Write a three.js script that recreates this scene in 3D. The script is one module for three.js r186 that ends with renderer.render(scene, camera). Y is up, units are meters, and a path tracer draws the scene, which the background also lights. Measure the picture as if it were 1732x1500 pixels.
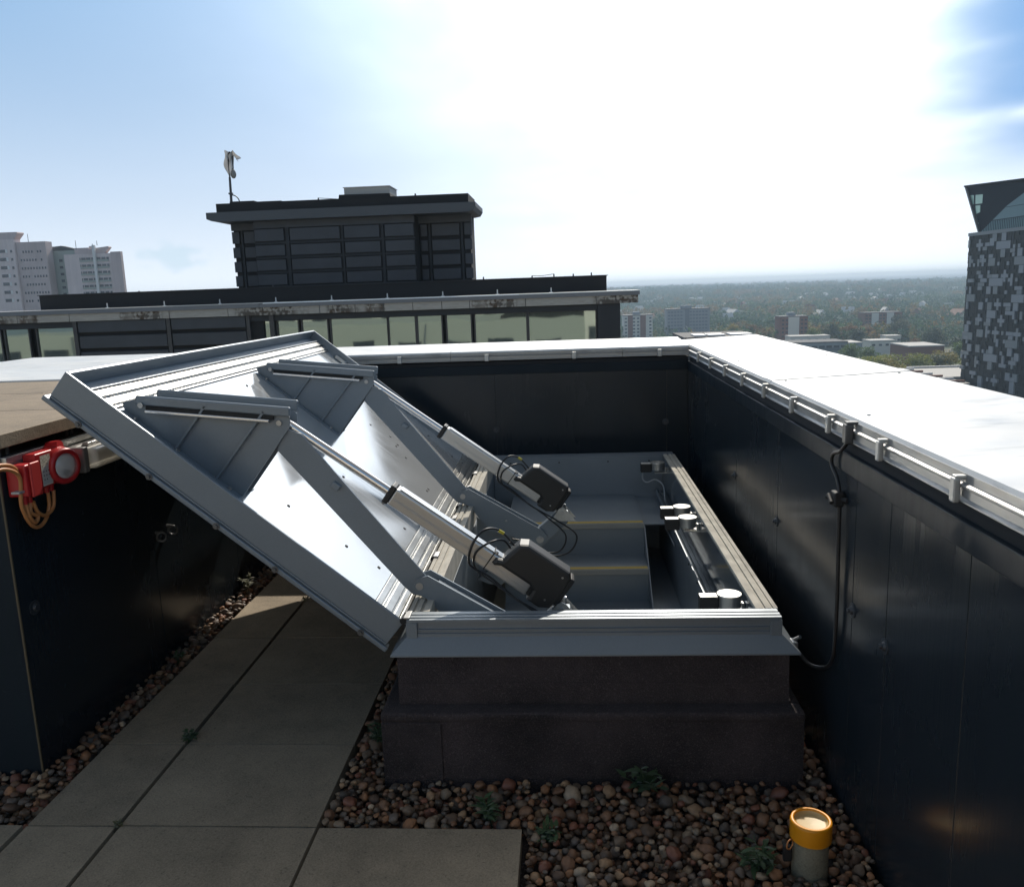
import * as THREE from 'three';
import { RoundedBoxGeometry } from 'three/addons/geometries/RoundedBoxGeometry.js';
import { mergeGeometries } from 'three/addons/utils/BufferGeometryUtils.js';
import { ImprovedNoise } from 'three/addons/math/ImprovedNoise.js';

// ---------------------------------------------------------------- camera, sky, sun, exposure
const scene = new THREE.Scene();
const camera = new THREE.PerspectiveCamera(56.08, 1732 / 1500, 0.05, 20000);
camera.position.set(0, 1.517, 0);
camera.rotation.order = 'YXZ';
camera.rotation.set(-0.18202, 0.06685, -0.03494);

const SUN = new THREE.Vector3(0.135, 1, -1.34).normalize();
const EXPOSURE = 1.07;
const SUN_STRENGTH = 4.2, SKY_GAIN = 1.0;

let seed = 12345;
function rnd() { seed = (seed * 1664525 + 1013904223) >>> 0; return seed / 4294967296; }
const rr = (a, b) => a + (b - a) * rnd();
const perlin = new ImprovedNoise();
const smooth = (a, b, x) => { const t = Math.min(1, Math.max(0, (x - a) / (b - a))); return t * t * (3 - 2 * t); };
const mix = (a, b, t) => a + (b - a) * t;
function fbm(x, y, z, oct) { let s = 0, a = 0.5, f = 1; for (let i = 0; i < oct; i++) { s += a * perlin.noise(x * f, y * f, z * f); a *= 0.5; f *= 2.03; } return s; }

function makeSky() {
  const W = 2048, Hh = 1024, data = new Float32Array(W * Hh * 4);
  const cum = [[-33.5, 2.6, 1.5, 0.8, 0], [-25.2, 2.8, 2.2, 0.9, 1]];        // small heaps low over the roofs: azimuth, elevation, half widths in degrees
  for (let j = 0; j < Hh; j++) {
    const el = ((j + 0.5) / Hh - 0.5) * Math.PI, sy = Math.sin(el), cy = Math.cos(el);
    for (let i = 0; i < W; i++) {
      const a = ((i + 0.5) / W - 0.5) * 2 * Math.PI, x = Math.cos(a) * cy, z = Math.sin(a) * cy, k = (j * W + i) * 4;
      const e = Math.max(0, sy), cs = Math.max(-1, Math.min(1, x * SUN.x + sy * SUN.y + z * SUN.z)), ang = Math.acos(cs) * 180 / Math.PI;
      const eld = el * 180 / Math.PI, az = Math.atan2(x, -z) * 180 / Math.PI;
      // clear air: pale at the horizon, blue some way up, dimmer overhead
      const f1 = Math.exp(-Math.max(0, eld) / 13), f2 = 0.2 * Math.exp(-Math.max(0, eld) / 1.6), k2 = smooth(17, 62, eld);
      let r = mix(0.03 + 0.88 * f1, 0.207, k2) + f2, g = mix(0.27 + 0.70 * f1, 0.205, k2) + f2, b = mix(0.60 + 0.43 * f1, 0.205, k2) + f2;
      const q = 1 / Math.max(0.09, e + 0.05), px = x * q, pz = z * q;
      const n1 = fbm(px * 0.9 + 3.1, pz * 0.9, 0.7, 5), n2 = fbm(px * 2.2 + 9, pz * 0.9 + 4, 2.7, 4);
      // bright hazy veil round the sun
      const aw = ang + n1 * 4 + 6 * smooth(2, -24, az) - 3 * smooth(2, 16, az), glow = 2.7 * Math.exp(-Math.pow(aw / 18.5, 1.9)) + 0.46 * Math.exp(-Math.pow(aw / 32, 3.2)) + 0.04 * Math.exp(-ang / 60);
      const tex = 1 + (0.15 + 0.4 * smooth(34, 22, ang)) * n2 + 0.2 * n1;
      // clear gap beside the veil, with streaks lying across it
      let gap = smooth(21.0, 27.5, az + n1 * 4 + (eld - 10) * 0.10) * smooth(4.5, 9, eld) * (1 - smooth(50, 75, az)) * (1 - smooth(24, 40, eld));
      const streak = Math.exp(-Math.pow((eld - 8.7 - 0.02 * (az - 26)) / 0.55, 2)) * smooth(20, 23, az) + Math.exp(-Math.pow((eld - 12.6 - n2 * 1.5) / 0.6, 2)) * (1 - smooth(22, 28, az)) * 0.8;
      gap *= 1 - Math.min(1, Math.max(0, streak * (0.8 + n2)));
      const gl = glow * tex * (1 - 0.9 * gap);
      r += gl; g += gl * 0.985; b += gl * 0.95;
      if (gap > 0) { const d = gap * 0.85; r = mix(r, 0.24, d); g = mix(g, 0.46, d); b = mix(b, 0.82, d); }
      for (const [ca, ce, wa, we, cool] of cum) {
        const u = (az - ca) / wa, v = (eld - ce) / we;
        if (Math.abs(u) < 2 && Math.abs(v) < 2) {
          const dd = smooth(0.35, -0.45, u * u + v * v - 0.7 + 1.9 * fbm(az * 0.9, eld * 1.5, 3.3 + cool * 5, 4)) * 0.45;
          const w = cool ? [0.52, 0.72, 0.85] : [0.72, 0.75, 0.78];
          r = mix(r, w[0], dd); g = mix(g, w[1], dd); b = mix(b, w[2], dd);
        }
      }
      if (el < 0) { r = 0.30; g = 0.32; b = 0.34; }
      data[k] = r * SKY_GAIN; data[k + 1] = g * SKY_GAIN; data[k + 2] = b * SKY_GAIN; data[k + 3] = 1;
    }
  }
  const t = new THREE.DataTexture(data, W, Hh, THREE.RGBAFormat, THREE.FloatType);
  t.mapping = THREE.EquirectangularReflectionMapping; t.magFilter = THREE.LinearFilter; t.minFilter = THREE.LinearFilter; t.needsUpdate = true;
  return t;
}
scene.background = makeSky();
scene.environment = scene.background;
scene.fog = new THREE.FogExp2(new THREE.Color(0.70, 0.87, 1.0), 2.8e-4);

const sun = new THREE.DirectionalLight(new THREE.Color(1.0, 0.93, 0.82), SUN_STRENGTH);
sun.position.copy(SUN).multiplyScalar(60); sun.target.position.set(0, 0, -3);
sun.castShadow = true; sun.shadow.mapSize.set(4096, 4096);
Object.assign(sun.shadow.camera, { left: -30, right: 30, top: 30, bottom: -30, near: 1, far: 160 });
scene.add(sun, sun.target);
const renderer = new THREE.WebGLRenderer({ antialias: true });
renderer.toneMapping = THREE.LinearToneMapping;
renderer.toneMappingExposure = EXPOSURE;
renderer.shadowMap.enabled = true;

// ---------------------------------------------------------------- helpers
const names = new Map();
function numbered(n) { const c = names.get(n) || 0; names.set(n, c + 1); return c ? `${n}_${String(c).padStart(3, '0')}` : n; }
function fix(g) {                                   // plain geometry with uv in metres, picked by the way each face points
  let h = g.index ? g.toNonIndexed() : g;
  const p = h.attributes.position; if (!h.attributes.normal) h.computeVertexNormals();
  const uv = new Float32Array(p.count * 2), a = new THREE.Vector3(), b = new THREE.Vector3(), c = new THREE.Vector3();
  for (let i = 0; i < p.count; i += 3) {
    a.fromBufferAttribute(p, i); b.fromBufferAttribute(p, i + 1); c.fromBufferAttribute(p, i + 2);
    const n = b.clone().sub(a).cross(c.clone().sub(a)), ax = Math.abs(n.x), ay = Math.abs(n.y), az = Math.abs(n.z);
    [a, b, c].forEach((v, k) => { const o = (i + k) * 2; if (ay >= ax && ay >= az) { uv[o] = v.x; uv[o + 1] = v.z; } else if (ax >= az) { uv[o] = v.z; uv[o + 1] = v.y; } else { uv[o] = v.x; uv[o + 1] = v.y; } });
  }
  const out = new THREE.BufferGeometry();
  out.setAttribute('position', p); out.setAttribute('normal', h.attributes.normal); out.setAttribute('uv', new THREE.BufferAttribute(uv, 2));
  return out;
}
const cube1 = new THREE.BoxGeometry(1, 1, 1);
const B = (x0, x1, y0, y1, z0, z1) => { const g = cube1.clone(); g.scale(Math.abs(x1 - x0), Math.abs(y1 - y0), Math.abs(z1 - z0)); g.translate((x0 + x1) / 2, (y0 + y1) / 2, (z0 + z1) / 2); return g; };
const RB = (x0, x1, y0, y1, z0, z1, r = 0.004, s = 2) => { const g = new RoundedBoxGeometry(Math.abs(x1 - x0), Math.abs(y1 - y0), Math.abs(z1 - z0), s, r); g.translate((x0 + x1) / 2, (y0 + y1) / 2, (z0 + z1) / 2); return g; };
const V = (x, y, z) => new THREE.Vector3(x, y, z);
function cyl(p0, p1, r0, r1 = r0, seg = 20) {
  const a = V(...p0), b = V(...p1), d = b.clone().sub(a), g = new THREE.CylinderGeometry(r1, r0, d.length(), seg);
  g.applyQuaternion(new THREE.Quaternion().setFromUnitVectors(V(0, 1, 0), d.clone().normalize())); g.translate(...a.add(b).multiplyScalar(0.5).toArray()); return g;
}
const tube = (pts, r, n = 40, seg = 8) => new THREE.TubeGeometry(new THREE.CatmullRomCurve3(pts.map(p => V(...p))), n, r, seg);
function prism(pts, z0, z1, bevel = 0) {             // outline in x, y drawn out along z
  const s = new THREE.Shape(pts.map(([x, y]) => new THREE.Vector2(x, y)));
  const d = z1 - z0, g = new THREE.ExtrudeGeometry(s, { depth: d - 2 * bevel, bevelEnabled: bevel > 0, bevelThickness: bevel, bevelSize: bevel, bevelOffset: -bevel, bevelSegments: 2, curveSegments: 10 });
  g.translate(0, 0, z0 + bevel); return g;
}
function ring(x0, x1, z0, z1, hx0, hx1, hz0, hz1, y0, y1) {   // a rectangular slab with a rectangular opening
  const s = new THREE.Shape(); s.moveTo(x0, -z0); s.lineTo(x1, -z0); s.lineTo(x1, -z1); s.lineTo(x0, -z1); s.closePath();
  const h = new THREE.Path(); h.moveTo(hx0, -hz0); h.lineTo(hx0, -hz1); h.lineTo(hx1, -hz1); h.lineTo(hx1, -hz0); h.closePath(); s.holes.push(h);
  const g = new THREE.ExtrudeGeometry(s, { depth: y1 - y0, bevelEnabled: false }); g.rotateX(-Math.PI / 2); g.translate(0, y0, 0); return g;
}
function mesh(name, geo, mat, parent) {
  const list = (Array.isArray(geo) ? geo : [geo]).map(fix), g = list.length > 1 ? mergeGeometries(list) : list[0];
  return raw(name, g, mat, parent);
}
function raw(name, g, mat, parent = scene) { const m = new THREE.Mesh(g, mat); m.name = parent === scene ? numbered(name) : name; m.castShadow = m.receiveShadow = true; parent.add(m); return m; }
function tag(o, label, category, group) { o.userData.label = label; o.userData.category = category; if (group) o.userData.group = group; return o; }
function thing(name, label, category, pos = [0, 0, 0], group) { const o = new THREE.Group(); o.name = numbered(name); o.position.set(...pos); scene.add(o); o.userData.kind = 'thing'; return tag(o, label, category, group); }
const structure = o => { o.userData.kind = 'structure'; return o; };
function group(name, parent) { const o = new THREE.Group(); o.name = name; parent.add(o); return o; }

// ---- textures
const vhash = (x, y, s) => { let h = (x * 374761393 + y * 668265263 + s * 974711) | 0; h = Math.imul(h ^ (h >>> 13), 1274126177); return ((h ^ (h >>> 16)) >>> 0) / 4294967295; };
function vnoise(u, v, px, py, s) {                   // tiling value noise, u and v in 0..1, px by py cells
  const x = u * px, y = v * py, x0 = Math.floor(x), y0 = Math.floor(y), fx = x - x0, fy = y - y0, sx = fx * fx * (3 - 2 * fx), sy = fy * fy * (3 - 2 * fy);
  const g = (i, j) => vhash(((x0 + i) % px + px) % px, ((y0 + j) % py + py) % py, s);
  return mix(mix(g(0, 0), g(1, 0), sx), mix(g(0, 1), g(1, 1), sx), sy);
}
function vf(u, v, px, py, s, oct) { let t = 0, a = 0.5, w = 0; for (let i = 0; i < oct; i++) { t += a * vnoise(u, v, px << i, py << i, s + i * 17); w += a; a *= 0.55; } return t / w; }
function texture(n, m, fn, srgb, metres, metresV = metres) {
  const d = new Uint8Array(n * m * 4);
  for (let j = 0; j < m; j++) for (let i = 0; i < n; i++) { const c = fn(i / n, j / m), k = (j * n + i) * 4; for (let q = 0; q < 3; q++) { const v = Array.isArray(c) ? c[q] : c; d[k + q] = Math.max(0, Math.min(255, v * 255)); } d[k + 3] = 255; }
  const t = new THREE.DataTexture(d, n, m); t.wrapS = t.wrapT = THREE.RepeatWrapping; t.magFilter = THREE.LinearFilter; t.minFilter = THREE.LinearMipmapLinearFilter; t.generateMipmaps = true;
  if (srgb) t.colorSpace = THREE.SRGBColorSpace; t.repeat.set(1 / metres, 1 / metresV); t.needsUpdate = true; return t;
}
const toS = c => c <= 0.0031308 ? c * 12.92 : 1.055 * Math.pow(c, 1 / 2.4) - 0.055;
const S3 = (r, g, b) => [toS(r), toS(g), toS(b)];
const L = (r, g, b) => new THREE.Color().setRGB(r, g, b);
const std = o => new THREE.MeshStandardMaterial(o), phy = o => new THREE.MeshPhysicalMaterial(o);

const concreteMap = texture(1024, 1024, (u, v) => { const big = vf(u, v, 3, 3, 1, 4), mid = vf(u, v, 18, 18, 5, 4), f = vnoise(u, v, 512, 512, 9), sp = vnoise(u, v, 230, 230, 3); let k = 0.72 + 0.34 * (big - 0.5) + 0.3 * (mid - 0.5) + 0.26 * (f - 0.5) - (sp > 0.88 ? 0.18 : 0); return S3(0.345 * k, 0.278 * k, 0.196 * k); }, true, 1.35);
const concreteBump = texture(512, 512, (u, v) => 0.5 * vnoise(u, v, 256, 256, 21) + 0.5 * vf(u, v, 40, 40, 22, 3), false, 0.9);
const feltMap = texture(1024, 1024, (u, v) => { const f = vnoise(u, v, 512, 512, 31), c = vnoise(u, v, 300, 300, 35), b = vf(u, v, 5, 5, 33, 5), k = 0.35 + 0.6 * f + (c > 0.8 ? 0.7 : 0) + 1.2 * (b - 0.5); return S3(0.058 * k, 0.044 * k, 0.0445 * k); }, true, 0.9);
const feltBump = texture(512, 512, (u, v) => vnoise(u, v, 256, 256, 41), false, 0.45);
const peelBump = texture(1024, 512, (u, v) => 0.6 * vf(u, v, 220, 8, 51, 2) + 0.4 * vf(u, v, 70, 60, 53, 3), false, 1.2, 1.2);
const cladRough = texture(512, 512, (u, v) => { const a = vf(u, v, 6, 5, 61, 5), s = vf(u, v, 90, 3, 63, 3); return 0.62 + 0.45 * (a - 0.5) + 0.14 * (s - 0.5); }, false, 1.6);
const cladMap = texture(512, 512, (u, v) => { const a = vf(u, v, 5, 4, 71, 5), s = vf(u, v, 64, 3, 73, 3), d = Math.max(0, vnoise(u, v, 200, 200, 77) - 0.93) * 6; const k = 0.9 + 0.28 * (a - 0.5) + 0.07 * (s - 0.5) + d; return S3(0.0185 * k, 0.0258 * k, 0.0325 * k); }, true, 2.1);
const copingMap = texture(1024, 1024, (u, v) => { const b = vf(u, v, 4, 4, 81, 5), st = vf(u, v, 14, 60, 83, 4), sp = vnoise(u, v, 300, 300, 85); const k = 0.9 + 0.22 * (b - 0.5) - 0.9 * Math.max(0, st - 0.57) - (sp > 0.965 ? 0.12 : 0); return S3(0.66 * k, 0.66 * k, 0.645 * k); }, true, 1.7);
const copingRough = texture(512, 512, (u, v) => 0.55 + 0.5 * (vf(u, v, 7, 7, 91, 5) - 0.5), false, 1.1);
const paintMap = texture(512, 512, (u, v) => { const b = vf(u, v, 5, 5, 101, 5), s = vnoise(u, v, 256, 256, 103); const k = 0.92 + 0.10 * (b - 0.5) + 0.06 * (s - 0.5); return S3(0.205 * k, 0.235 * k, 0.262 * k); }, true, 0.8);
const paintRough = texture(512, 512, (u, v) => 0.6 + 0.2 * (vf(u, v, 8, 8, 111, 5) - 0.5), false, 0.7);
const aluMap = texture(512, 512, (u, v) => { const a = vf(u, v, 10, 10, 121, 5), d = vf(u, v, 50, 4, 125, 3); const k = 0.86 + 0.4 * (a - 0.5) + 0.2 * (d - 0.5); return S3(0.56 * k, 0.555 * k, 0.53 * k); }, true, 0.5);
const sheetBump = texture(512, 512, (u, v) => vf(u, v, 4, 3, 131, 3), false, 1.3);
const sheetRough = texture(1024, 1024, (u, v) => { const s = vf(u, v, 5, 5, 141, 5), l = Math.max(0, vf(u, v, 3, 120, 143, 3) - 0.6); return 0.42 + 0.75 * (s - 0.5) + 1.1 * l; }, false, 1.5);
const stainMap = texture(1024, 256, (u, v) => {            // water stains running down the pale fascia, rust and black algae
  const w = vf(u, 0.5, 9, 1, 151, 4), run = vf(u, v, 150, 3, 153, 3), t = smooth(0.47, 0.62, w) * smooth(0.35, 0.75, run + 0.25 * v), r = vf(u, v, 30, 4, 157, 3);
  const c = [0.40, 0.375, 0.335], d = r > 0.5 ? [0.085, 0.055, 0.035] : [0.10, 0.085, 0.07], g = 0.86 + 0.28 * (vf(u, v, 60, 10, 159, 3) - 0.5);
  return S3(...c.map((x, i) => mix(x, d[i], t) * g)); }, true, 13, 0.36);
const claddingFar = texture(256, 256, (u, v) => { const b = vf(u, v, 6, 6, 161, 4), k = 0.9 + 0.35 * (b - 0.5); return S3(0.040 * k, 0.046 * k, 0.056 * k); }, true, 3);
const pinkMap = texture(512, 512, (u, v) => { const b = vf(u, v, 8, 8, 171, 5), s = vf(u, v, 60, 4, 173, 3), k = 0.9 + 0.2 * (b - 0.5) + 0.18 * (s - 0.5); return S3(0.64 * k, 0.53 * k, 0.50 * k); }, true, 30);
const groundMap = texture(1024, 1024, (u, v) => { const a = vf(u, v, 24, 24, 181, 5), b = vf(u, v, 9, 9, 183, 4), k = 0.7 + 0.6 * a; return b > 0.52 ? S3(0.055 * k, 0.075 * k, 0.03 * k) : b > 0.45 ? S3(0.10 * k, 0.09 * k, 0.05 * k) : S3(0.13 * k, 0.125 * k, 0.115 * k); }, true, 900);
const brickMap = texture(256, 256, (u, v) => { const k = 0.8 + 0.4 * vf(u, v, 40, 80, 191, 3); return S3(0.20 * k, 0.085 * k, 0.06 * k); }, true, 6);

const M = {
  slab: std({ map: concreteMap, bumpMap: concreteBump, bumpScale: 0.0012, roughness: 0.9 }),
  deckSlab: std({ map: concreteMap, bumpMap: concreteBump, bumpScale: 0.001, roughness: 0.75, color: L(0.86, 0.80, 0.72) }),
  felt: std({ map: feltMap, bumpMap: feltBump, bumpScale: 0.003, roughness: 0.95 }),
  clad: phy({ map: cladMap, roughness: 0.42, roughnessMap: cladRough, bumpMap: peelBump, bumpScale: 0.0003, clearcoat: 0.22, clearcoatRoughness: 0.16, ior: 1.34 }),
  cladBand: phy({ map: cladMap, roughness: 0.8, roughnessMap: cladRough, ior: 1.2 }),
  recess: std({ color: L(0.012, 0.012, 0.013), roughness: 0.8 }),
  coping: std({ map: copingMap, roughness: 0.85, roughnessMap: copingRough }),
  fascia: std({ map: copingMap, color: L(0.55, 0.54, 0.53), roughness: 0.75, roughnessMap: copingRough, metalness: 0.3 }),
  clip: std({ map: aluMap, roughness: 0.5, metalness: 0.6 }),
  paint: std({ map: paintMap, roughness: 0.62, roughnessMap: paintRough, metalness: 0.25 }),
  alu: std({ map: aluMap, roughness: 0.5, roughnessMap: paintRough, metalness: 0.75 }),
  aluRail: std({ map: aluMap, color: L(0.88, 0.83, 0.75), roughness: 1.0, metalness: 0.15 }),
  aluTube: std({ color: L(0.50, 0.50, 0.495), roughness: 0.32, metalness: 0.9 }),
  chrome: std({ color: L(0.66, 0.64, 0.63), roughness: 0.14, metalness: 1 }),
  sheet: std({ color: L(0.56, 0.57, 0.57), roughness: 0.30, roughnessMap: sheetRough, metalness: 0.6, bumpMap: sheetBump, bumpScale: 0.0007 }),
  black: std({ color: L(0.016, 0.016, 0.016), roughness: 0.5 }),
  rubber: std({ color: L(0.012, 0.012, 0.012), roughness: 0.7 }),
  cable: std({ color: L(0.012, 0.012, 0.013), roughness: 0.45 }),
  greyCable: std({ color: L(0.30, 0.31, 0.31), roughness: 0.5 }),
  hole: std({ color: L(0.02, 0.02, 0.02), roughness: 0.8 }),
  bolt: std({ color: L(0.42, 0.42, 0.42), roughness: 0.35, metalness: 0.9 }),
  disc: std({ color: L(0.055, 0.062, 0.07), roughness: 0.4, metalness: 0.3 }),
  dullBolt: std({ color: L(0.13, 0.13, 0.13), roughness: 0.45, metalness: 0.6 }),
  yellowStrip: std({ color: L(0.36, 0.25, 0.04), roughness: 0.7 }),
  nosing: std({ color: L(0.32, 0.31, 0.28), roughness: 0.6 }),
  gloss: phy({ color: L(0.035, 0.052, 0.066), roughness: 0.16, metalness: 0.0, clearcoat: 0.5, clearcoatRoughness: 0.1 }),
  red: std({ color: L(0.42, 0.016, 0.018), roughness: 0.38 }),
  lens: phy({ color: L(0.9, 0.9, 0.88), roughness: 0.1, transmission: 0.7, thickness: 0, ior: 1.5, clearcoat: 0.6, clearcoatRoughness: 0.05 }),
  reflector: std({ color: L(0.78, 0.78, 0.76), roughness: 0.35, metalness: 0.2 }),
  diffuser: phy({ color: L(0.86, 0.83, 0.76), roughness: 0.3, transmission: 0.3, thickness: 0 }),
  greyPlastic: std({ color: L(0.20, 0.19, 0.175), roughness: 0.55 }),
  copper: std({ color: L(0.46, 0.185, 0.06), roughness: 0.5 }),
  orangePlastic: std({ color: L(0.70, 0.27, 0.006), roughness: 0.42 }),
  creamPlastic: std({ color: L(0.50, 0.36, 0.16), roughness: 0.5 }),
  pipe: std({ map: concreteMap, color: L(0.75, 0.85, 0.86), roughness: 0.8 }),
  farClad: std({ map: claddingFar, roughness: 0.55, metalness: 0.1 }),
  farDark: std({ map: claddingFar, color: L(0.45, 0.45, 0.45), roughness: 0.7 }),
  farBlack: std({ color: L(0.012, 0.012, 0.013), roughness: 0.85 }),
  farGrey: std({ color: L(0.14, 0.15, 0.165), roughness: 0.5, metalness: 0.3 }),
  cornice: std({ color: L(0.062, 0.068, 0.076), roughness: 0.6, metalness: 0.1 }),
  frame: std({ color: L(0.035, 0.035, 0.037), roughness: 0.5 }),
  stain: std({ map: stainMap, roughness: 0.85 }),
  pane: phy({ color: L(0.31, 0.375, 0.345), roughness: 0.03, metalness: 0.92 }),
  blind: std({ color: L(0.55, 0.55, 0.5), roughness: 0.8 }),
  pink: std({ map: pinkMap, roughness: 0.85 }),
  pinkDark: std({ map: pinkMap, color: L(0.8, 0.78, 0.78), roughness: 0.85 }),
  paleGreen: std({ color: L(0.30, 0.32, 0.28), roughness: 0.7 }),
  winDark: std({ color: L(0.035, 0.04, 0.05), roughness: 0.15 }),
  whiteMetal: std({ color: L(0.6, 0.58, 0.55), roughness: 0.5 }),
  cubeDark: std({ color: L(0.014, 0.015, 0.0155), roughness: 0.7, metalness: 0.2 }),
  cubeDark2: std({ color: L(0.026, 0.028, 0.028), roughness: 0.7, metalness: 0.2 }),
  cubeLight: std({ color: L(0.24, 0.252, 0.27), roughness: 0.55, metalness: 0.2 }),
  cubeLight2: std({ color: L(0.20, 0.212, 0.215), roughness: 0.55, metalness: 0.2 }),
  teal: phy({ color: L(0.06, 0.15, 0.17), roughness: 0.35, metalness: 0.1 }),
  crownDark: phy({ color: L(0.006, 0.010, 0.018), roughness: 0.7, ior: 1.12 }),
  crownLight: phy({ color: L(0.35, 0.52, 0.42), roughness: 0.2, metalness: 0.2 }),
  ground: std({ map: groundMap, roughness: 0.95 }),
  concreteFar: std({ color: L(0.27, 0.275, 0.28), roughness: 0.85 }),
  brick: std({ map: brickMap, roughness: 0.9 }),
  roofDark: std({ color: L(0.06, 0.055, 0.055), roughness: 0.85 }),
  roofPale: std({ color: L(0.38, 0.36, 0.33), roughness: 0.8 }),
  roofRed: std({ color: L(0.17, 0.075, 0.05), roughness: 0.9 }),
  render: std({ color: L(0.60, 0.55, 0.47), roughness: 0.85 }),
  ownWall: std({ color: L(0.33, 0.325, 0.28), roughness: 0.85 }),
  bark: std({ color: L(0.05, 0.04, 0.03), roughness: 0.95 }),
};
const leaf = (r, g, b) => phy({ color: L(r, g, b), roughness: 0.9, transmission: 0.45, thickness: 0, side: THREE.DoubleSide });
const weedLeaf = leaf(0.035, 0.085, 0.016), weedDry = leaf(0.13, 0.13, 0.05);

// ================================================================= SETTING NEAR BY
const HX0 = -0.456, HX1 = 0.589, HZ0 = -5.04, HZ1 = -2.54;       // clear opening of the hatch
structure(mesh('roof_deck', ring(-4.2, 0.80, -5.45, 4.0, HX0 - 0.02, HX1 + 0.02, HZ0 - 0.02, HZ1 + 0.02, -0.3, -0.06), M.felt));

// paving: every slab a piece of its own
const pave = structure(group('pavement', scene));
{
  const xs = [-1.635, -1.350, -0.750, -0.150], zs = [];
  for (let j = -4; j <= 9; j++) zs.push(-3.940 + 0.45 * j);
  const put = (x0, x1, z0, z1) => {
    const s = mesh('paving_slab', RB(x0 + 0.0035, x1 - 0.0035, -0.05, 0 + rr(-0.0018, 0.0018), z0 + 0.0034, z1 - 0.0034, 0.0006, 2), M.slab, pave);
    const ou = rnd() * 3, ov = rnd() * 3, uv = s.geometry.attributes.uv; for (let i = 0; i < uv.count; i++) uv.setXY(i, uv.getX(i) + ou, uv.getY(i) + ov);
    s.rotation.z = rr(-0.0012, 0.0012);
  };
  for (let j = 0; j < zs.length - 1; j++) {
    if (zs[j] < -5.3) continue;
    put(xs[0], xs[1] - 0.004, zs[j], zs[j + 1]); put(xs[1] + 0.004, xs[2], zs[j], zs[j + 1]);
    if (zs[j] > -2.2) { put(xs[2] + 0.003, xs[3], zs[j], zs[j + 1]); if (zs[j] > -1.7) { put(-0.145, 0.445, zs[j], zs[j + 1]); } put(-2.235, -1.641, zs[j], zs[j + 1]); }
  }
}

// ---- parapet walls: cladding panels with joints, capping band, coping sections, clips and fixings
function washer(x, y, z, axis, parent) {
  const d = axis === 'x' ? [-1, 0, 0] : [0, 0, 1], P = (k) => [x + d[0] * k, y, z + d[2] * k];
  const w = mesh('fixing_disc', [cyl(P(0), P(0.003), 0.021, 0.021, 24), cyl(P(0.003), P(0.009), 0.012, 0.010, 20)], M.disc, parent);
  mesh('bolt_head', cyl(P(0.009), P(0.016), 0.0065, 0.006, 6), M.disc, w);
}
{ // the long wall along the hatch, its top sheet bright
  const t = thing('parapet_wall', 'long dark glossy panelled parapet with wide white metal coping beside the hatch', 'wall');
  mesh('core', B(0.802, 1.345, -0.3, 1.06, -5.415, 4.0), M.recess, t);
  const zj = [4.0, 2.9, 1.8, 0.6, -0.55, -1.62, -2.025, -2.268, -3.105, -3.862, -4.668, -5.418];
  for (let i = 0; i < zj.length - 1; i++) mesh('cladding_panel', RB(0.79, 0.80, -0.055, 1.0, zj[i + 1] + 0.0016, zj[i] - 0.0016, 0.0014, 1), M.clad, t);
  const sealant = std({ color: L(0.075, 0.07, 0.06), roughness: 0.8 });
  zj.slice(1, -1).forEach(z => mesh('joint_seal', B(0.7915, 0.7995, -0.055, 1.0, z - 0.0013, z + 0.0013), sealant, t));
  mesh('capping_band', [RB(0.786, 0.83, 0.975, 1.032, -3.9, 4.0, 0.003, 2), RB(0.7865, 0.83, 0.973, 1.0325, -5.414, -3.906, 0.003, 2)], M.cladBand, t);
  for (const z of [0.4, -1.0, -2.023, -2.262, -3.113, -3.903]) washer(0.79, 0.605 + (z > -2.5 ? -0.003 : 0.014), z, 'x', t);
  // coping: four sheets, laid to fall inwards, front fascia with two ribs
  const cuts = [4.0, 2.0, -0.3, -3.385, -5.985];
  for (let i = 0; i < 4; i++) {
    const z1 = cuts[i] - (i ? 0.002 : 0), z0 = cuts[i + 1] + (i < 3 ? 0.002 : 0);
    const end = i === 3;
    const sec = [[0.806, 1.118], [0.812, 1.130], [1.345, 1.153], [1.352, 1.146], [1.352, 1.02], [1.346, 1.02], [1.346, 1.13], [0.825, 1.105], [0.812, 1.105]];
    const g = prism(sec, z0, z1); mesh('coping_sheet', g, M.coping, t);
    const zz0 = end ? -5.428 : z0;
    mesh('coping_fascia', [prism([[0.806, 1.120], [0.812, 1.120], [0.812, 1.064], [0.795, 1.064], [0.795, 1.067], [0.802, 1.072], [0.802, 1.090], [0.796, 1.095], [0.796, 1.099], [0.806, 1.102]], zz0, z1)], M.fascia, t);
  }
  for (const z of [-0.3, -3.385]) mesh('joint_cover', prism([[0.806, 1.1205], [0.8125, 1.1325], [1.346, 1.1555], [1.346, 1.1535], [0.8125, 1.1303]], z - 0.05, z + 0.05), M.coping, t);
  for (const z of [-0.6, -1.5, -2.4, -3.3, -4.2, -5.1]) for (const x of [0.86, 1.29]) mesh('coping_rivet', cyl([x, 1.130 + (x - 0.812) * 0.0432, z], [x, 1.1335 + (x - 0.812) * 0.0432, z], 0.006, 0.004, 10), M.clip, t);
  // clips
  for (let z = 1.6; z > -5.4; z -= 0.413) {
    const zc = z; mesh('coping_clip', [RB(0.781, 0.795, 1.060, 1.112, zc - 0.011, zc + 0.011, 0.004, 2), RB(0.784, 0.812, 1.108, 1.117, zc - 0.0095, zc + 0.0095, 0.003, 2)], M.clip, t);
  }
}
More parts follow.
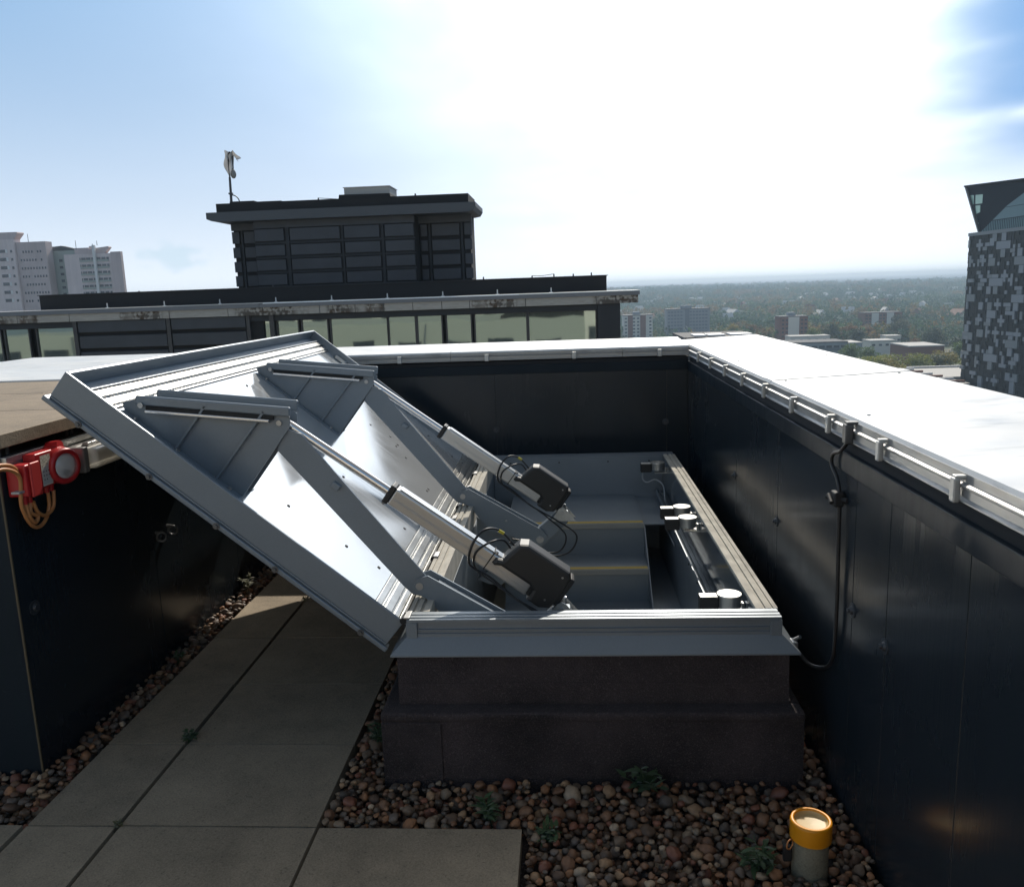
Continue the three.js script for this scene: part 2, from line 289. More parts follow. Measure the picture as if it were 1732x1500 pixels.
{ // the far wall
  const t = thing('parapet_wall', 'dark parapet with white coping closing the roof behind the hatch', 'wall');
  mesh('core', B(-1.76, 0.795, -0.3, 1.06, -5.97, -5.432), M.recess, t);
  const xj = [-1.755, -1.58, -0.462, 0.655, 0.789];
  for (let i = 0; i < xj.length - 1; i++) mesh('cladding_panel', RB(xj[i] + 0.0016, xj[i + 1] - 0.0016, -0.055, 1.0, -5.43, -5.42, 0.0014, 1), M.clad, t);
  const sealant = std({ color: L(0.06, 0.058, 0.05), roughness: 0.8 });
  xj.slice(1, -1).forEach(x => mesh('joint_seal', B(x - 0.0014, x + 0.0014, -0.055, 1.0, -5.429, -5.4215), sealant, t));
  mesh('capping_band', RB(-1.755, 0.785, 0.978, 1.036, -5.46, -5.415, 0.003, 2), M.cladBand, t);
  washer(-0.462, 0.611, -5.42, 'z', t); washer(0.647, 0.639, -5.42, 'z', t); washer(-1.58, 0.60, -5.42, 'z', t);
  const cuts = [-1.76, -0.75, 0.372, 0.800];
  for (let i = 0; i < 3; i++) {
    const sec = [[-5.436, 1.118], [-5.442, 1.130], [-5.985, 1.153], [-5.992, 1.146], [-5.992, 1.02], [-5.986, 1.02], [-5.986, 1.13], [-5.455, 1.105], [-5.442, 1.105]];
    const x0 = cuts[i] + 0.0015, x1 = cuts[i + 1] - 0.0015;
    const g = prism(sec.map(([z, y]) => [-z, y]), 0, x1 - x0); g.rotateY(Math.PI / 2); g.translate(x0, 0, 0); mesh('coping_sheet', g, M.coping, t);
    const fs = [[-5.436, 1.120], [-5.442, 1.120], [-5.442, 1.070], [-5.425, 1.070], [-5.425, 1.073], [-5.430, 1.078], [-5.430, 1.096], [-5.426, 1.100], [-5.436, 1.104]];
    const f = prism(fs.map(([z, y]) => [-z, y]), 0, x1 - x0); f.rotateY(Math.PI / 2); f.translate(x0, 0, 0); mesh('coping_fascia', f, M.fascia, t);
  }
  for (const x of [-1.64, -1.085, -0.509, 0.060, 0.610]) mesh('coping_clip', [RB(x - 0.014, x + 0.014, 1.066, 1.112, -5.426, -5.412, 0.004, 2)], M.clip, t);
}
{ // the wall on the other side of the path, topped with concrete slabs
  const t = thing('parapet_wall', 'black glossy wall beside the paving with concrete slab top and lamp rail', 'wall');
  mesh('core', B(-3.9, -1.772, -0.3, 1.06, -5.97, -2.43), M.recess, t);
  const zj = [-2.421, -3.30, -4.15, -4.95, -5.418];
  for (let i = 0; i < zj.length - 1; i++) mesh('cladding_panel', RB(-1.77, -1.76, -0.055, 1.062, zj[i + 1] + 0.0016, zj[i] - 0.0016, 0.0014, 1), M.clad, t);
  const xj = [-1.7605, -2.75, -3.9];
  for (let i = 0; i < 2; i++) mesh('end_panel', RB(xj[i + 1] + 0.0016, xj[i] - 0.0016, -0.055, 1.062, -2.43, -2.42, 0.0014, 1), M.cladBand, t);
  mesh('corner_trim', B(-1.7645, -1.7585, -0.055, 1.06, -2.4225, -2.4175), std({ color: L(0.10, 0.075, 0.04), roughness: 0.6 }), t);
  for (const [z, y] of [[-2.491, 0.546]]) { mesh('fixing_disc', [cyl([-1.76, y, z], [-1.756, y, z], 0.024, 0.024, 24), cyl([-1.756, y, z], [-1.748, y, z], 0.013, 0.011, 20)], M.disc, t); }
  for (const z of [-3.322, -3.425]) { const e = new THREE.TorusGeometry(0.019, 0.0045, 8, 20); e.rotateY(0.5); e.translate(-1.735, 0.533, z); mesh('eye_bolt', [e, cyl([-1.76, 0.552, z], [-1.733, 0.552, z], 0.008, 0.006, 10)], M.dullBolt, t); }
  const sx = [-1.72, -2.32, -2.92, -3.52, -3.95], sz = [-2.39, -2.97, -3.55, -4.12];
  for (let i = 0; i < 4; i++) for (let j = 0; j < 3; j++) {
    const s = mesh('top_slab', RB(sx[i + 1] + 0.003, sx[i] - 0.003, 1.094, 1.138, sz[j + 1] + 0.003, sz[j] - 0.003, 0.003, 2), M.deckSlab, t);
    const o = rnd() * 4, uv = s.geometry.attributes.uv; for (let k = 0; k < uv.count; k++) uv.setXY(k, uv.getX(k) + o, uv.getY(k) + o * 1.7);
  }
  for (const z of [-2.44, -2.48, -2.80, -2.83, -3.2, -3.6]) for (const x of [-1.765]) mesh('slab_pedestal', cyl([x, 1.062, z], [x, 1.093, z], 0.006, 0.006, 10), M.rubber, t);
  mesh('coping_sheet', [RB(-3.95, -1.755, 1.08, 1.146, -5.985, -4.125, 0.005, 2)], M.coping, t);
}

// ---- pebbles
const bed = structure(group('gravel_bed', scene));
{
  const variants = [];
  for (let v = 0; v < 9; v++) {
    const g = new THREE.IcosahedronGeometry(1, 2); const p = g.attributes.position, o = v * 11.3, sx = rr(0.85, 1.2), sy = rr(0.5, 0.75), sz = rr(0.75, 1.0);
    for (let i = 0; i < p.count; i++) { const a = V(p.getX(i), p.getY(i), p.getZ(i)).normalize(); const k = 1 + 0.42 * perlin.noise(a.x * 0.9 + o, a.y * 0.9, a.z * 0.9) + 0.16 * perlin.noise(a.x * 2.1 + o, a.y * 2.1 + 4, a.z * 2.1); p.setXYZ(i, a.x * k * sx, a.y * k * sy, a.z * k * sz); }
    // smooth normals over shared corners
    const m = new Map(); g.computeVertexNormals(); const n = g.attributes.normal, key = i => [p.getX(i), p.getY(i), p.getZ(i)].map(x => x.toFixed(4)).join();
    for (let i = 0; i < p.count; i++) { const k = key(i); if (!m.has(k)) m.set(k, V(0, 0, 0)); m.get(k).add(V(n.getX(i), n.getY(i), n.getZ(i))); }
    for (let i = 0; i < p.count; i++) { const q = m.get(key(i)).clone().normalize(); n.setXYZ(i, q.x, q.y, q.z); }
    variants.push(g);
  }
  const pal0 = [[0.17, 0.10, 0.065], [0.21, 0.13, 0.085], [0.115, 0.085, 0.065], [0.15, 0.125, 0.105], [0.26, 0.145, 0.08], [0.22, 0.19, 0.155], [0.085, 0.078, 0.075], [0.30, 0.22, 0.15], [0.19, 0.085, 0.06], [0.135, 0.12, 0.115], [0.36, 0.32, 0.27], [0.10, 0.07, 0.055]], pal = pal0.map(([r, g, b]) => [r * 1.22, g * 1.04, b * 0.86]);
  const stoneTex = texture(256, 256, (u, v) => { const a = vf(u, v, 6, 6, 201, 5), s = vnoise(u, v, 64, 64, 203); return S3(...[1, 0.97, 0.93].map(c => c * (0.72 + 0.5 * (a - 0.5) + (s > 0.9 ? 0.2 : 0)))); }, true, 1);
  const mats = pal.map(c => std({ color: L(...c), map: stoneTex, roughness: rr(0.5, 0.75) }));
  const items = [];
  const zones = [[-0.745, -0.56, -5.38, -2.15], [-0.745, 0.785, -2.66, -2.14], [-0.142, 0.785, -2.14, -1.705], [-1.752, -1.64, -5.35, -2.4], [-2.6, -1.64, -2.41, -2.155], [0.66, 0.785, -5.38, -2.4], [-0.745, 0.785, -5.4, -5.05], [0.45, 0.785, -1.70, -0.6]];
  const inHatch = (x, z, r) => x > -0.605 - r && x < 0.703 + r && z < -2.375 + r && z > -5.21 - r;
  const grid = new Map(); const gk = (x, z) => Math.floor(x / 0.05) + ',' + Math.floor(z / 0.05);
  const pipeAt = [0.610, -1.985];
  for (let layer = 0; layer < 3; layer++) {
    const y = -0.045 + layer * 0.021; grid.clear();
    for (const [x0, x1, z0, z1] of zones) {
      const tries = Math.floor((x1 - x0) * (z1 - z0) * 7000);
      for (let k = 0; k < tries; k++) {
        const s = rnd() < 0.1 ? rr(0.022, 0.031) : rnd() < 0.42 ? rr(0.008, 0.013) : rr(0.013, 0.022), x = rr(x0, x1), z = rr(z0, z1);
        if (x - s * 0.8 < x0 - 0.001 && x0 > -0.75 && x0 !== 0.66 && x0 !== 0.45) continue;
        if (inHatch(x, z, s * 0.75) || Math.hypot(x - pipeAt[0], z - pipeAt[1]) < 0.047 + s * 0.55) continue;
        if (x > 0.79 - s || x < -2.6 || (x < -1.64 && x + s > -1.636 + 0.0) || (z > -2.155 && z + s > -2.142 && x < -0.15)) continue;
        if (x < -1.64 && z < -2.41 && x - s < -1.762) continue;
        let ok = true; const cx = Math.floor(x / 0.05), cz = Math.floor(z / 0.05);
        for (let a = -1; a <= 1 && ok; a++) for (let b = -1; b <= 1 && ok; b++) for (const q of grid.get((cx + a) + ',' + (cz + b)) || []) if (Math.hypot(q[0] - x, q[1] - z) < (q[2] + s) * 0.86) { ok = false; break; }
        if (!ok) continue;
        const kk = gk(x, z); if (!grid.has(kk)) grid.set(kk, []); grid.get(kk).push([x, z, s]);
        items.push({ x, y: y + rr(-0.004, 0.006) - (s - 0.016) * 0.2, z, s, layer, v: Math.floor(rnd() * 9), c: (rnd() < 0.035 ? 10 : [0, 1, 2, 3, 4, 5, 6, 7, 8, 9, 11][Math.floor(Math.pow(rnd(), 1.1) * 11)]), e: [rr(-0.5, 0.5), rr(0, 6.28), rr(-0.5, 0.5)], tone: rr(0.75, 1.25) });
      }
    }
  }
  const show = it => { const d = Math.hypot(it.x, it.y - 1.517, it.z); const ang = Math.atan2(it.x, -it.z); const vis = it.z > -2.62 && ang > -0.62 && ang < 0.40 && it.z < -1.72; return (vis ? 1 : 0) * (it.layer === 2 ? 1 : 0) * it.s / d; };
  items.sort((a, b) => show(b) - show(a));
  items.slice(0, 300).forEach(it => { const m = raw('pebble', variants[it.v], mats[it.c], bed); m.position.set(it.x, it.y, it.z); m.rotation.set(...it.e); m.scale.setScalar(it.s); });
  const rest = items.slice(300), stuff = group('loose_pebbles', bed); stuff.userData.kind = 'stuff';
  const white = std({ color: 0xffffff, map: stoneTex, roughness: 0.62 });
  variants.forEach((g, v) => {
    const own = rest.filter(i => i.v === v), im = new THREE.InstancedMesh(g, white, own.length), mt = new THREE.Matrix4(), q = new THREE.Quaternion();
    own.forEach((it, i) => { q.setFromEuler(new THREE.Euler(...it.e)); mt.compose(V(it.x, it.y, it.z), q, V(it.s, it.s, it.s)); im.setMatrixAt(i, mt); im.setColorAt(i, L(...pal[it.c].map(c => c * it.tone))); });
    im.name = 'pebbles'; im.userData.kind = 'stuff'; im.castShadow = im.receiveShadow = true; stuff.add(im);
  });
}

// ================================================================= THE HATCH
const hatch = thing('roof_hatch', 'grey metal roof access hatch with its mirror-backed lid propped open by two actuators', 'hatch');
mesh('upstand', [ring(-0.600, 0.702, -5.20, -2.38, HX0 - 0.012, HX1 + 0.012, HZ0 - 0.012, HZ1 + 0.012, -0.058, 0.205), ring(-0.552, 0.668, -5.15, -2.44, HX0 - 0.012, HX1 + 0.012, HZ0 - 0.012, HZ1 + 0.012, 0.205, 0.395)], M.felt, hatch);
{ // sagging felt fillet on the ledge, and a lapped sheet
  const w = (x, s) => 0.0035 * perlin.noise(x * 3 + s, s, 0.3);
  const f = [];
  for (const [x0, x1, z0, z1] of [[-0.604, 0.706, -2.45, -2.375], [-0.604, -0.548, -5.2, -2.45], [0.664, 0.706, -5.2, -2.45]]) {
    const g = new RoundedBoxGeometry(x1 - x0, 0.030, z1 - z0, 6, 0.012); g.translate((x0 + x1) / 2, 0.212, (z0 + z1) / 2);
    f.push(g);
  }
  mesh('felt_ledge', f, M.felt, hatch);
  mesh('felt_lap', [RB(-0.602, -0.412, -0.055, 0.196, -2.384, -2.3755, 0.003, 2)], M.felt, hatch);
  mesh('felt_lap', [B(-0.5525, 0.6685, 0.229, 0.3, -2.444, -2.4375)], M.felt, hatch);
}
{ // sloping skirt flashing, mitred at the corners
  const o = [-0.524, 0.652, -5.11, -2.47], top = 0.442, bot = 0.399, f = 0.046, pts = [], idx = [];
  const c = [[o[0], o[3], -1, 1], [o[1], o[3], 1, 1], [o[1], o[2], 1, -1], [o[0], o[2], -1, -1]];
  const g = new THREE.BufferGeometry(), P = [];
  for (let i = 0; i < 4; i++) {
    const a = c[i], b = c[(i + 1) % 4], q = (p, k, y) => [p[0] + p[2] * k, y, p[1] + p[3] * k];
    const A = q(a, 0, top), Bb = q(b, 0, top), C = q(b, f, bot), D = q(a, f, bot), A2 = q(a, -0.004, top - 0.006), B2 = q(b, -0.004, top - 0.006), C2 = q(b, f, bot - 0.005), D2 = q(a, f, bot - 0.005);
    P.push(...A, ...D, ...C, ...A, ...C, ...Bb, ...D, ...D2, ...C2, ...D, ...C2, ...C, ...A2, ...C2, ...D2, ...A2, ...B2, ...C2);
  }
  g.setAttribute('position', new THREE.Float32BufferAttribute(P, 3)); g.computeVertexNormals();
  mesh('flashing', g, M.paint, hatch);
}
{ // frame: four extruded rails, ribbed on top and face
  const prof = [[0, 0.437], [0, 0.452], [-0.005, 0.453], [-0.005, 0.462], [0, 0.463], [0, 0.466], [-0.006, 0.467], [-0.006, 0.488], [0.003, 0.490], [0.003, 0.500], [-0.010, 0.500], [-0.010, 0.495], [-0.018, 0.495], [-0.018, 0.5005], [-0.034, 0.5005], [-0.034, 0.494], [-0.044, 0.494], [-0.044, 0.500], [-0.066, 0.500], [-0.066, 0.396], [-0.012, 0.396]];
  const rail = (len) => { const g = prism(prof, 0, len); return g; };
  const fr = rail(0.652 + 0.524); fr.rotateY(Math.PI / 2); fr.rotateY(Math.PI); // profile outward = +z
  const place = (g, x, z, ry) => { g.rotateY(ry); g.translate(x, 0, z); return g; };
  // outward +x is the drawn axis; extruded along z
  mesh('frame_rail', place(rail(1.170), -0.521, -2.47, -Math.PI / 2).translate(1.170, 0, 0), M.paint, hatch);
  mesh('frame_rail', place(rail(1.170), -0.521, -5.11, Math.PI / 2), M.paint, hatch);
  mesh('frame_rail', place(rail(2.50), 0.652, -5.04, 0), M.aluRail, hatch);
  mesh('frame_rail', place(rail(2.50), -0.524, -2.54, Math.PI), M.aluRail, hatch);
  for (const x of [-0.5235, 0.616]) mesh('corner_post', RB(x, x + 0.0355, 0.4375, 0.489, -2.474, -2.4665, 0.002, 1), M.paint, hatch);
}
{ // lining of the shaft
  const y0 = -1.6;
  mesh('shaft_lining', B(HX0, HX1, y0, 0.40, HZ0 - 0.010, HZ0), M.paint, hatch);
  mesh('shaft_lining', B(HX0, HX1, y0, 0.40, HZ1, HZ1 + 0.010), M.paint, hatch);
  mesh('shaft_lining', B(HX0 - 0.010, HX0, y0, 0.40, HZ0, HZ1), M.paint, hatch);
  mesh('shaft_lining', B(HX1, HX1 + 0.010, y0, 0.40, HZ0, HZ1), M.paint, hatch);
  mesh('lower_liner', B(0.560, HX1 - 0.0005, y0, 0.262, HZ0 + 0.03, HZ1 - 0.01), M.paint, hatch);
  mesh('side_platform', B(0.42, 0.559, -0.10, -0.09, HZ0 + 0.03, HZ1 - 0.3), M.paint, hatch);
  mesh('glossy_liner', B(HX1 - 0.006, HX1 - 0.0005, 0.264, 0.492, HZ0 + 0.002, HZ1 - 0.004), M.gloss, hatch);
  mesh('back_liner', [B(HX0 + 0.002, HX1 - 0.007, 0.225, 0.492, HZ0 + 0.0005, HZ0 + 0.006)], M.paint, hatch);
  mesh('guide_angle', [B(0.538, 0.582, 0.263, 0.268, HZ0 + 0.03, HZ1 - 0.01), B(0.536, 0.541, 0.268, 0.292, HZ0 + 0.03, HZ1 - 0.01), B(0.560, 0.563, 0.268, 0.283, HZ0 + 0.03, HZ1 - 0.01)], M.paint, hatch);
  for (let k = 0; k < 8; k++) mesh('screw', cyl([0.536, 0.280, -2.9 - k * 0.24], [0.533, 0.280, -2.9 - k * 0.24], 0.006, 0.006, 10), M.hole, hatch);
  for (const x of [-0.35, -0.05, 0.25, 0.5]) mesh('screw', cyl([x, 0.462, HZ0 + 0.006], [x, 0.462, HZ0 + 0.009], 0.005, 0.005, 10), M.hole, hatch);
  mesh('shaft_floor', B(HX0 - 0.01, HX1 + 0.01, y0 - 0.02, y0, HZ0 - 0.01, HZ1 + 0.01), M.paint, hatch);
}
{ // stair inside
  const t = thing('access_stair', 'grey steel steps with yellow edged nosings descending inside the open hatch', 'stairs');
  const x0 = -0.34, x1 = 0.408; let z = -4.40, y = 0.25;
  for (let k = 0; k < 8; k++) {
    const zb = k === 0 ? -5.03 : z - 0.252;
    const s = mesh('step', [B(x0, x1, y - 0.012, y, zb, z), B(x0, x1, y - 0.175, y - 0.012, z - 0.006, z - 0.001)], M.paint, t);
    mesh('nosing', [RB(x0, x1, y - 0.028, y + 0.003, z - 0.0005, z + 0.006, 0.002, 1)], M.nosing, s);
    mesh('grip_strip', B(x0, x1 - 0.004, y + 0.0005, y + 0.004, z - 0.035, z - 0.001), M.yellowStrip, s);
    y -= 0.175; z += 0.25;
  }
  mesh('stringer', [B(x1 + 0.001, x1 + 0.007, -1.5, 0.235, -5.03, -4.41), prism([[4.41, 0.235], [4.41, -1.55], [2.75, -1.55], [2.75, -0.9]], 0, 0.006).rotateY(Math.PI / 2).translate(x1 + 0.001, 0, 0)], M.paint, t);
  mesh('landing_riser', [B(x0, x1 + 0.17, 0.232, 0.238, -5.03, -4.42)], M.paint, t);
}
// holding magnets
for (const [z, k] of [[-4.84, 0], [-3.83, 1], [-3.645, 2], [-2.69, 3]]) {
  const m = group('holding_magnet', hatch), x = 0.532;
  mesh('magnet_disc', [cyl([x, 0.448, z], [x, 0.489, z], 0.039, 0.039, 36), cyl([x, 0.489, z], [x, 0.4935, z], 0.041, 0.040, 36)], M.alu, m);
  mesh('magnet_core', cyl([x, 0.4936, z], [x, 0.495, z], 0.013, 0.013, 24), M.clip, m);
  mesh('junction_box', RB(x - 0.10, x - 0.037, 0.436, 0.486, z - 0.02, z + 0.02, 0.004, 2), M.black, m);
  mesh('junction_lid', B(x - 0.098, x - 0.042, 0.486, 0.4885, z - 0.018, z + 0.018), M.clip, m);
  mesh('bracket', [B(x - 0.02, HX1 - 0.007, 0.430, 0.436, z - 0.03, z + 0.03), RB(x + 0.04, x + 0.05, 0.436, 0.462, z - 0.012, z + 0.012, 0.002, 1)], M.alu, m);
  if (k === 0) mesh('lead', tube([[x - 0.09, 0.436, z + 0.005], [x - 0.088, 0.39, z + 0.01], [x - 0.065, 0.375, z + 0.02], [x - 0.02, 0.395, z + 0.03], [x + 0.022, 0.37, z + 0.05], [x + 0.03, 0.29, z + 0.10], [x + 0.022, 0.18, z + 0.22], [x + 0.02, 0.17, z + 0.6]], 0.0045, 60, 8), M.greyCable, m);
}

// ---- lid: own axes u (up the lid from the hinge), n (off its underside), v (away from the camera)
const lid = group('lid', hatch);
{
  const a = Math.atan2(0.836, 1.017), bu = V(-Math.cos(a), Math.sin(a), 0), bn = V(Math.sin(a), Math.cos(a), 0), bv = V(0, 0, -1);
  lid.matrixAutoUpdate = true; lid.quaternion.setFromRotationMatrix(new THREE.Matrix4().makeBasis(bu, bn, bv)); lid.position.set(-0.536, 0.48, 0);
}
const LU = 1.316, V0 = 2.497, V1 = 5.125;
{
  mesh('outer_skin', RB(0.0, LU, -0.101, -0.093, V0, V1, 0.003, 2), M.paint, lid);
  const rim = (g) => mesh('side_rim', g, M.paint, lid);
  rim(RB(0.0, LU, -0.0925, 0.0, V0, V0 + 0.012, 0.003, 2)); rim(RB(0.0, LU, -0.0925, 0.0, V1 - 0.012, V1, 0.003, 2));
  rim(RB(LU - 0.012, LU, -0.0925, 0.0005, V0 + 0.0125, V1 - 0.0125, 0.003, 2));
  mesh('drip_lip', [RB(-0.012, LU + 0.014, -0.118, -0.1015, V0 - 0.010, V0 + 0.03, 0.004, 2), RB(LU - 0.03, LU + 0.014, -0.1175, -0.1015, V0 + 0.031, V1, 0.004, 2)], M.paint, lid);
  for (const u of [0.09, 0.43, 0.66, 0.92, 1.19]) mesh('lip_bolt', [cyl([u, -0.110, V0 - 0.010], [u, -0.110, V0 - 0.014], 0.011, 0.011, 16), cyl([u, -0.110, V0 - 0.014], [u, -0.110, V0 - 0.020], 0.007, 0.006, 6)], M.dullBolt, lid);
  const sh = mesh('reflective_sheet', B(0.11, 1.165, -0.056, -0.052, V0 + 0.0125, V1 - 0.0125), M.sheet, lid);
  // ribbed edge extrusions along the free edge and along the hinge edge
  const bar = (u0, u1, n0, n1) => RB(u0, u1, n0, n1, V0 + 0.013, V1 - 0.013, 0.0022, 1);
  mesh('edge_extrusion', [bar(1.166, 1.2465, -0.0605, -0.0475), bar(1.166, 1.176, -0.06, -0.046), bar(1.179, 1.205, -0.06, -0.040), bar(1.208, 1.214, -0.06, -0.046), bar(1.217, 1.246, -0.06, -0.036)], M.alu, lid);
  mesh('edge_channel', [bar(1.249, 1.2545, -0.06, -0.030), bar(1.2545, 1.290, -0.062, -0.052), bar(1.29, 1.3035, -0.0925, -0.052)], M.paint, lid);
  mesh('hinge_extrusion', [bar(0.0125, 0.1085, -0.0605, -0.0445), bar(0.0, 0.012, -0.0925, -0.022), bar(0.014, 0.034, -0.06, -0.036), bar(0.036, 0.042, -0.06, -0.043), bar(0.044, 0.072, -0.06, -0.034), bar(0.075, 0.082, -0.06, -0.043), bar(0.085, 0.108, -0.06, -0.040)], M.alu, lid);
  const hole = (u, v) => mesh('screw', cyl([u, -0.053, v], [u, -0.0495, v], 0.0068, 0.006, 12), M.hole, lid);
  for (const v of [2.62, 2.78, 3.3, 3.62, 4.55, 4.75]) hole(1.10, v);
  for (const v of [2.60, 2.86, 3.36, 3.56, 4.3, 4.9]) hole(0.16, v);
  for (const [u, v] of [[0.45, 2.6], [0.55, 2.82], [0.30, 2.84], [0.5, 3.42], [0.30, 3.45], [0.62, 4.35], [0.5, 4.4], [0.44, 4.32], [0.44, 4.36], [0.36, 4.25], [0.17, 4.0], [0.17, 4.04], [0.35, 4.95]]) hole(u, v);
  mesh('catch_plate', [RB(1.03, 1.11, -0.052, -0.03, V1 - 0.05, V1 - 0.014, 0.008, 3)], M.alu, lid);
}
// hinges
for (const z of [-2.50, -2.80, -3.12, -3.42, -3.66, -3.9, -4.25, -4.6, -4.95]) {
  const h = group('hinge', hatch);
  mesh('knuckle', [cyl([-0.5335, 0.492, z + 0.022], [-0.5335, 0.492, z - 0.022], 0.011, 0.011, 16)], M.rubber, h);
  mesh('hinge_leaf', [RB(-0.530, -0.512, 0.502, 0.507, z - 0.03, z + 0.03, 0.0015, 1)], M.bolt, h);
}
// lid brackets, arms and actuators, the pair built alike at two places along the lid
function station(v) {
  const br = group('lid_bracket', lid);
  const plate = (q) => prism([[0.672, -0.052], [1.150, -0.052], [1.172, -0.036], [1.135, 0.010], [0.745, 0.268], [0.700, 0.272], [0.680, 0.245]], q, q + 0.005);
  mesh('bracket_plate', plate(v), M.paint, br); mesh('bracket_plate', plate(v + 0.075), M.paint, br);
  const dir = V(0.745 - 1.135, 0.268 - 0.010, 0), len = dir.length(), ang = Math.atan2(dir.y, dir.x);
  const along = (g) => { g.rotateZ(ang); g.translate(1.135, 0.010, 0); return g; };
  // stiffening channel along the sloping edge, with a slotted guide
  mesh('edge_beam', [along(RB(-0.005, len + 0.045, -0.012, 0.020, v - 0.016, v - 0.001, 0.006, 2)).translate(0, 0, 0), along(RB(0.02, len + 0.04, -0.022, 0.016, v + 0.081, v + 0.096, 0.006, 2))], M.paint, br);
  mesh('guide_slot', along(B(0.03, len - 0.01, 0.021, 0.034, v - 0.012, v - 0.004)), M.rubber, br);
  mesh('guide_bar', along(RB(0.03, len - 0.02, 0.032, 0.044, v - 0.024, v - 0.008, 0.004, 2)), M.chrome, br);
  mesh('slot_bolt', cyl([1.110, 0.004, v - 0.017], [1.110, 0.004, v - 0.024], 0.009, 0.009, 14), M.bolt, br);
  for (const u of [0.775, 0.94]) mesh('rib', RB(u - 0.004, u + 0.004, -0.050, 0.010 + (1.135 - u) * 0.635, v - 0.016, v - 0.0005, 0.0015, 1), M.paint, br);
  mesh('base_flange', [RB(0.672, 1.15, -0.0515, -0.047, v - 0.03, v - 0.0005, 0.0015, 1), RB(0.672, 1.15, -0.0515, -0.047, v + 0.081, v + 0.11, 0.0015, 1)], M.paint, br);
  for (const u of [0.72, 0.93, 1.1]) mesh('flange_bolt', cyl([u, -0.047, v - 0.018], [u, -0.040, v - 0.018], 0.008, 0.007, 6), M.bolt, br);
  mesh('pivot_pin', cyl([0.715, 0.235, v - 0.008], [0.715, 0.235, v + 0.092], 0.009, 0.009, 14), M.bolt, br);
  // arm down to the hinge bolt
  const arm = group('lid_arm', lid);
  mesh('arm_strip', [prism([[0.700, 0.225], [0.640, 0.245], [0.000, 0.104], [-0.025, 0.075], [-0.015, 0.045], [0.02, 0.028], [0.060, 0.032], [0.672, 0.150]], v + 0.012, v + 0.022, 0.002)], M.paint, arm);
  mesh('arm_lug', RB(0.43, 0.46, 0.165, 0.186, v - 0.004, v + 0.014, 0.003, 1), M.paint, arm);
  mesh('arm_bolt', [cyl([0.020, 0.072, v - 0.006], [0.020, 0.072, v + 0.012], 0.013, 0.013, 16), cyl([0.020, 0.072, v - 0.002], [0.020, 0.072, v + 0.0005], 0.019, 0.019, 18)], M.bolt, arm);
  // link and foot inside the hatch, in the scene's axes
  const z = -v - 0.005, W = (u, n) => { const a = Math.atan2(0.836, 1.017); return [-0.536 - Math.cos(a) * u + Math.sin(a) * n, 0.48 + Math.sin(a) * u + Math.cos(a) * n]; };
  const b0 = W(0.020, 0.072), lk = group('hinge_link', hatch);
  const linkOutline = [[b0[0] - 0.022, b0[1] - 0.006], [b0[0] - 0.010, b0[1] + 0.024], [b0[0] + 0.03, b0[1] + 0.036], [-0.125, 0.372], [-0.105, 0.345], [-0.118, 0.305], [-0.150, 0.292], [-0.270, 0.345], [-0.380, 0.370], [b0[0] + 0.035, b0[1] - 0.055], [b0[0], b0[1] - 0.030]];
  mesh('link_plate', prism(linkOutline, z + 0.002, z + 0.008), M.paint, lk); mesh('link_plate', prism(linkOutline, z - 0.058, z - 0.052), M.paint, lk);
  mesh('link_web', prism([[b0[0] + 0.06, b0[1] + 0.0], [b0[0] + 0.06, b0[1] + 0.005], [-0.15, 0.372], [-0.15, 0.366]], z - 0.0515, z + 0.0015), M.paint, lk);
  mesh('link_gusset', prism([[-0.449, 0.435], [-0.375, 0.372], [-0.26, 0.338], [-0.33, 0.26], [-0.449, 0.13]], z - 0.045, z - 0.039), M.paint, lk);
  mesh('link_bolt', [cyl([-0.140, 0.328, z + 0.008], [-0.140, 0.328, z + 0.018], 0.012, 0.012, 6), cyl([-0.140, 0.328, z + 0.008], [-0.140, 0.328, z + 0.011], 0.018, 0.018, 18)], M.bolt, lk);
  mesh('link_screw', cyl([-0.30, 0.425, z + 0.008], [-0.30, 0.425, z + 0.011], 0.005, 0.005, 8), M.bolt, lk);
  const ft = group('actuator_foot', hatch);
  mesh('foot_beam', [prism([[-0.40, 0.10], [-0.340, 0.09], [-0.005, 0.405], [0.010, 0.432], [-0.002, 0.458], [-0.035, 0.466], [-0.062, 0.452], [-0.452, 0.125]], z - 0.050, z - 0.005, 0.003)], M.paint, ft);
  mesh('foot_clevis', [prism([[-0.085, 0.418], [-0.045, 0.478], [-0.030, 0.486], [-0.015, 0.478], [0.035, 0.418]], z + 0.004, z + 0.009), prism([[-0.085, 0.418], [-0.045, 0.478], [-0.030, 0.486], [-0.015, 0.478], [0.035, 0.418]], z - 0.064, z - 0.059)], M.alu, ft);
  mesh('foot_pin', [cyl([-0.030, 0.458, z - 0.072], [-0.030, 0.458, z + 0.016], 0.010, 0.010, 14), cyl([-0.028, 0.470, z - 0.03], [-0.026, 0.492, z - 0.03], 0.016, 0.014, 14)], M.bolt, ft);
  mesh('side_box', [RB(-0.449, -0.300, 0.03, 0.335, z - 0.235, z - 0.228, 0.002, 1), RB(-0.449, -0.306, 0.035, 0.333, z - 0.36, z - 0.236, 0.002, 1)], M.paint, ft);
  for (const [x, y] of [[-0.322, 0.285], [-0.335, 0.10]]) mesh('box_bolt', [cyl([x, y, z - 0.228], [x, y, z - 0.219], 0.013, 0.012, 16)], M.bolt, ft);
  // actuator: local x runs down the thrust line, y is square to it in the plane of the motion
  const ac = group('linear_actuator', hatch), top = W(0.715, 0.235), end = [-0.030, 0.455];
  const ax = V(end[0] - top[0], end[1] - top[1], 0), Ln = ax.length(); ac.position.set(top[0], top[1], -v - 0.040); ac.rotation.z = Math.atan2(ax.y, ax.x); ac.scale.set(1, 0.93, 0.93);
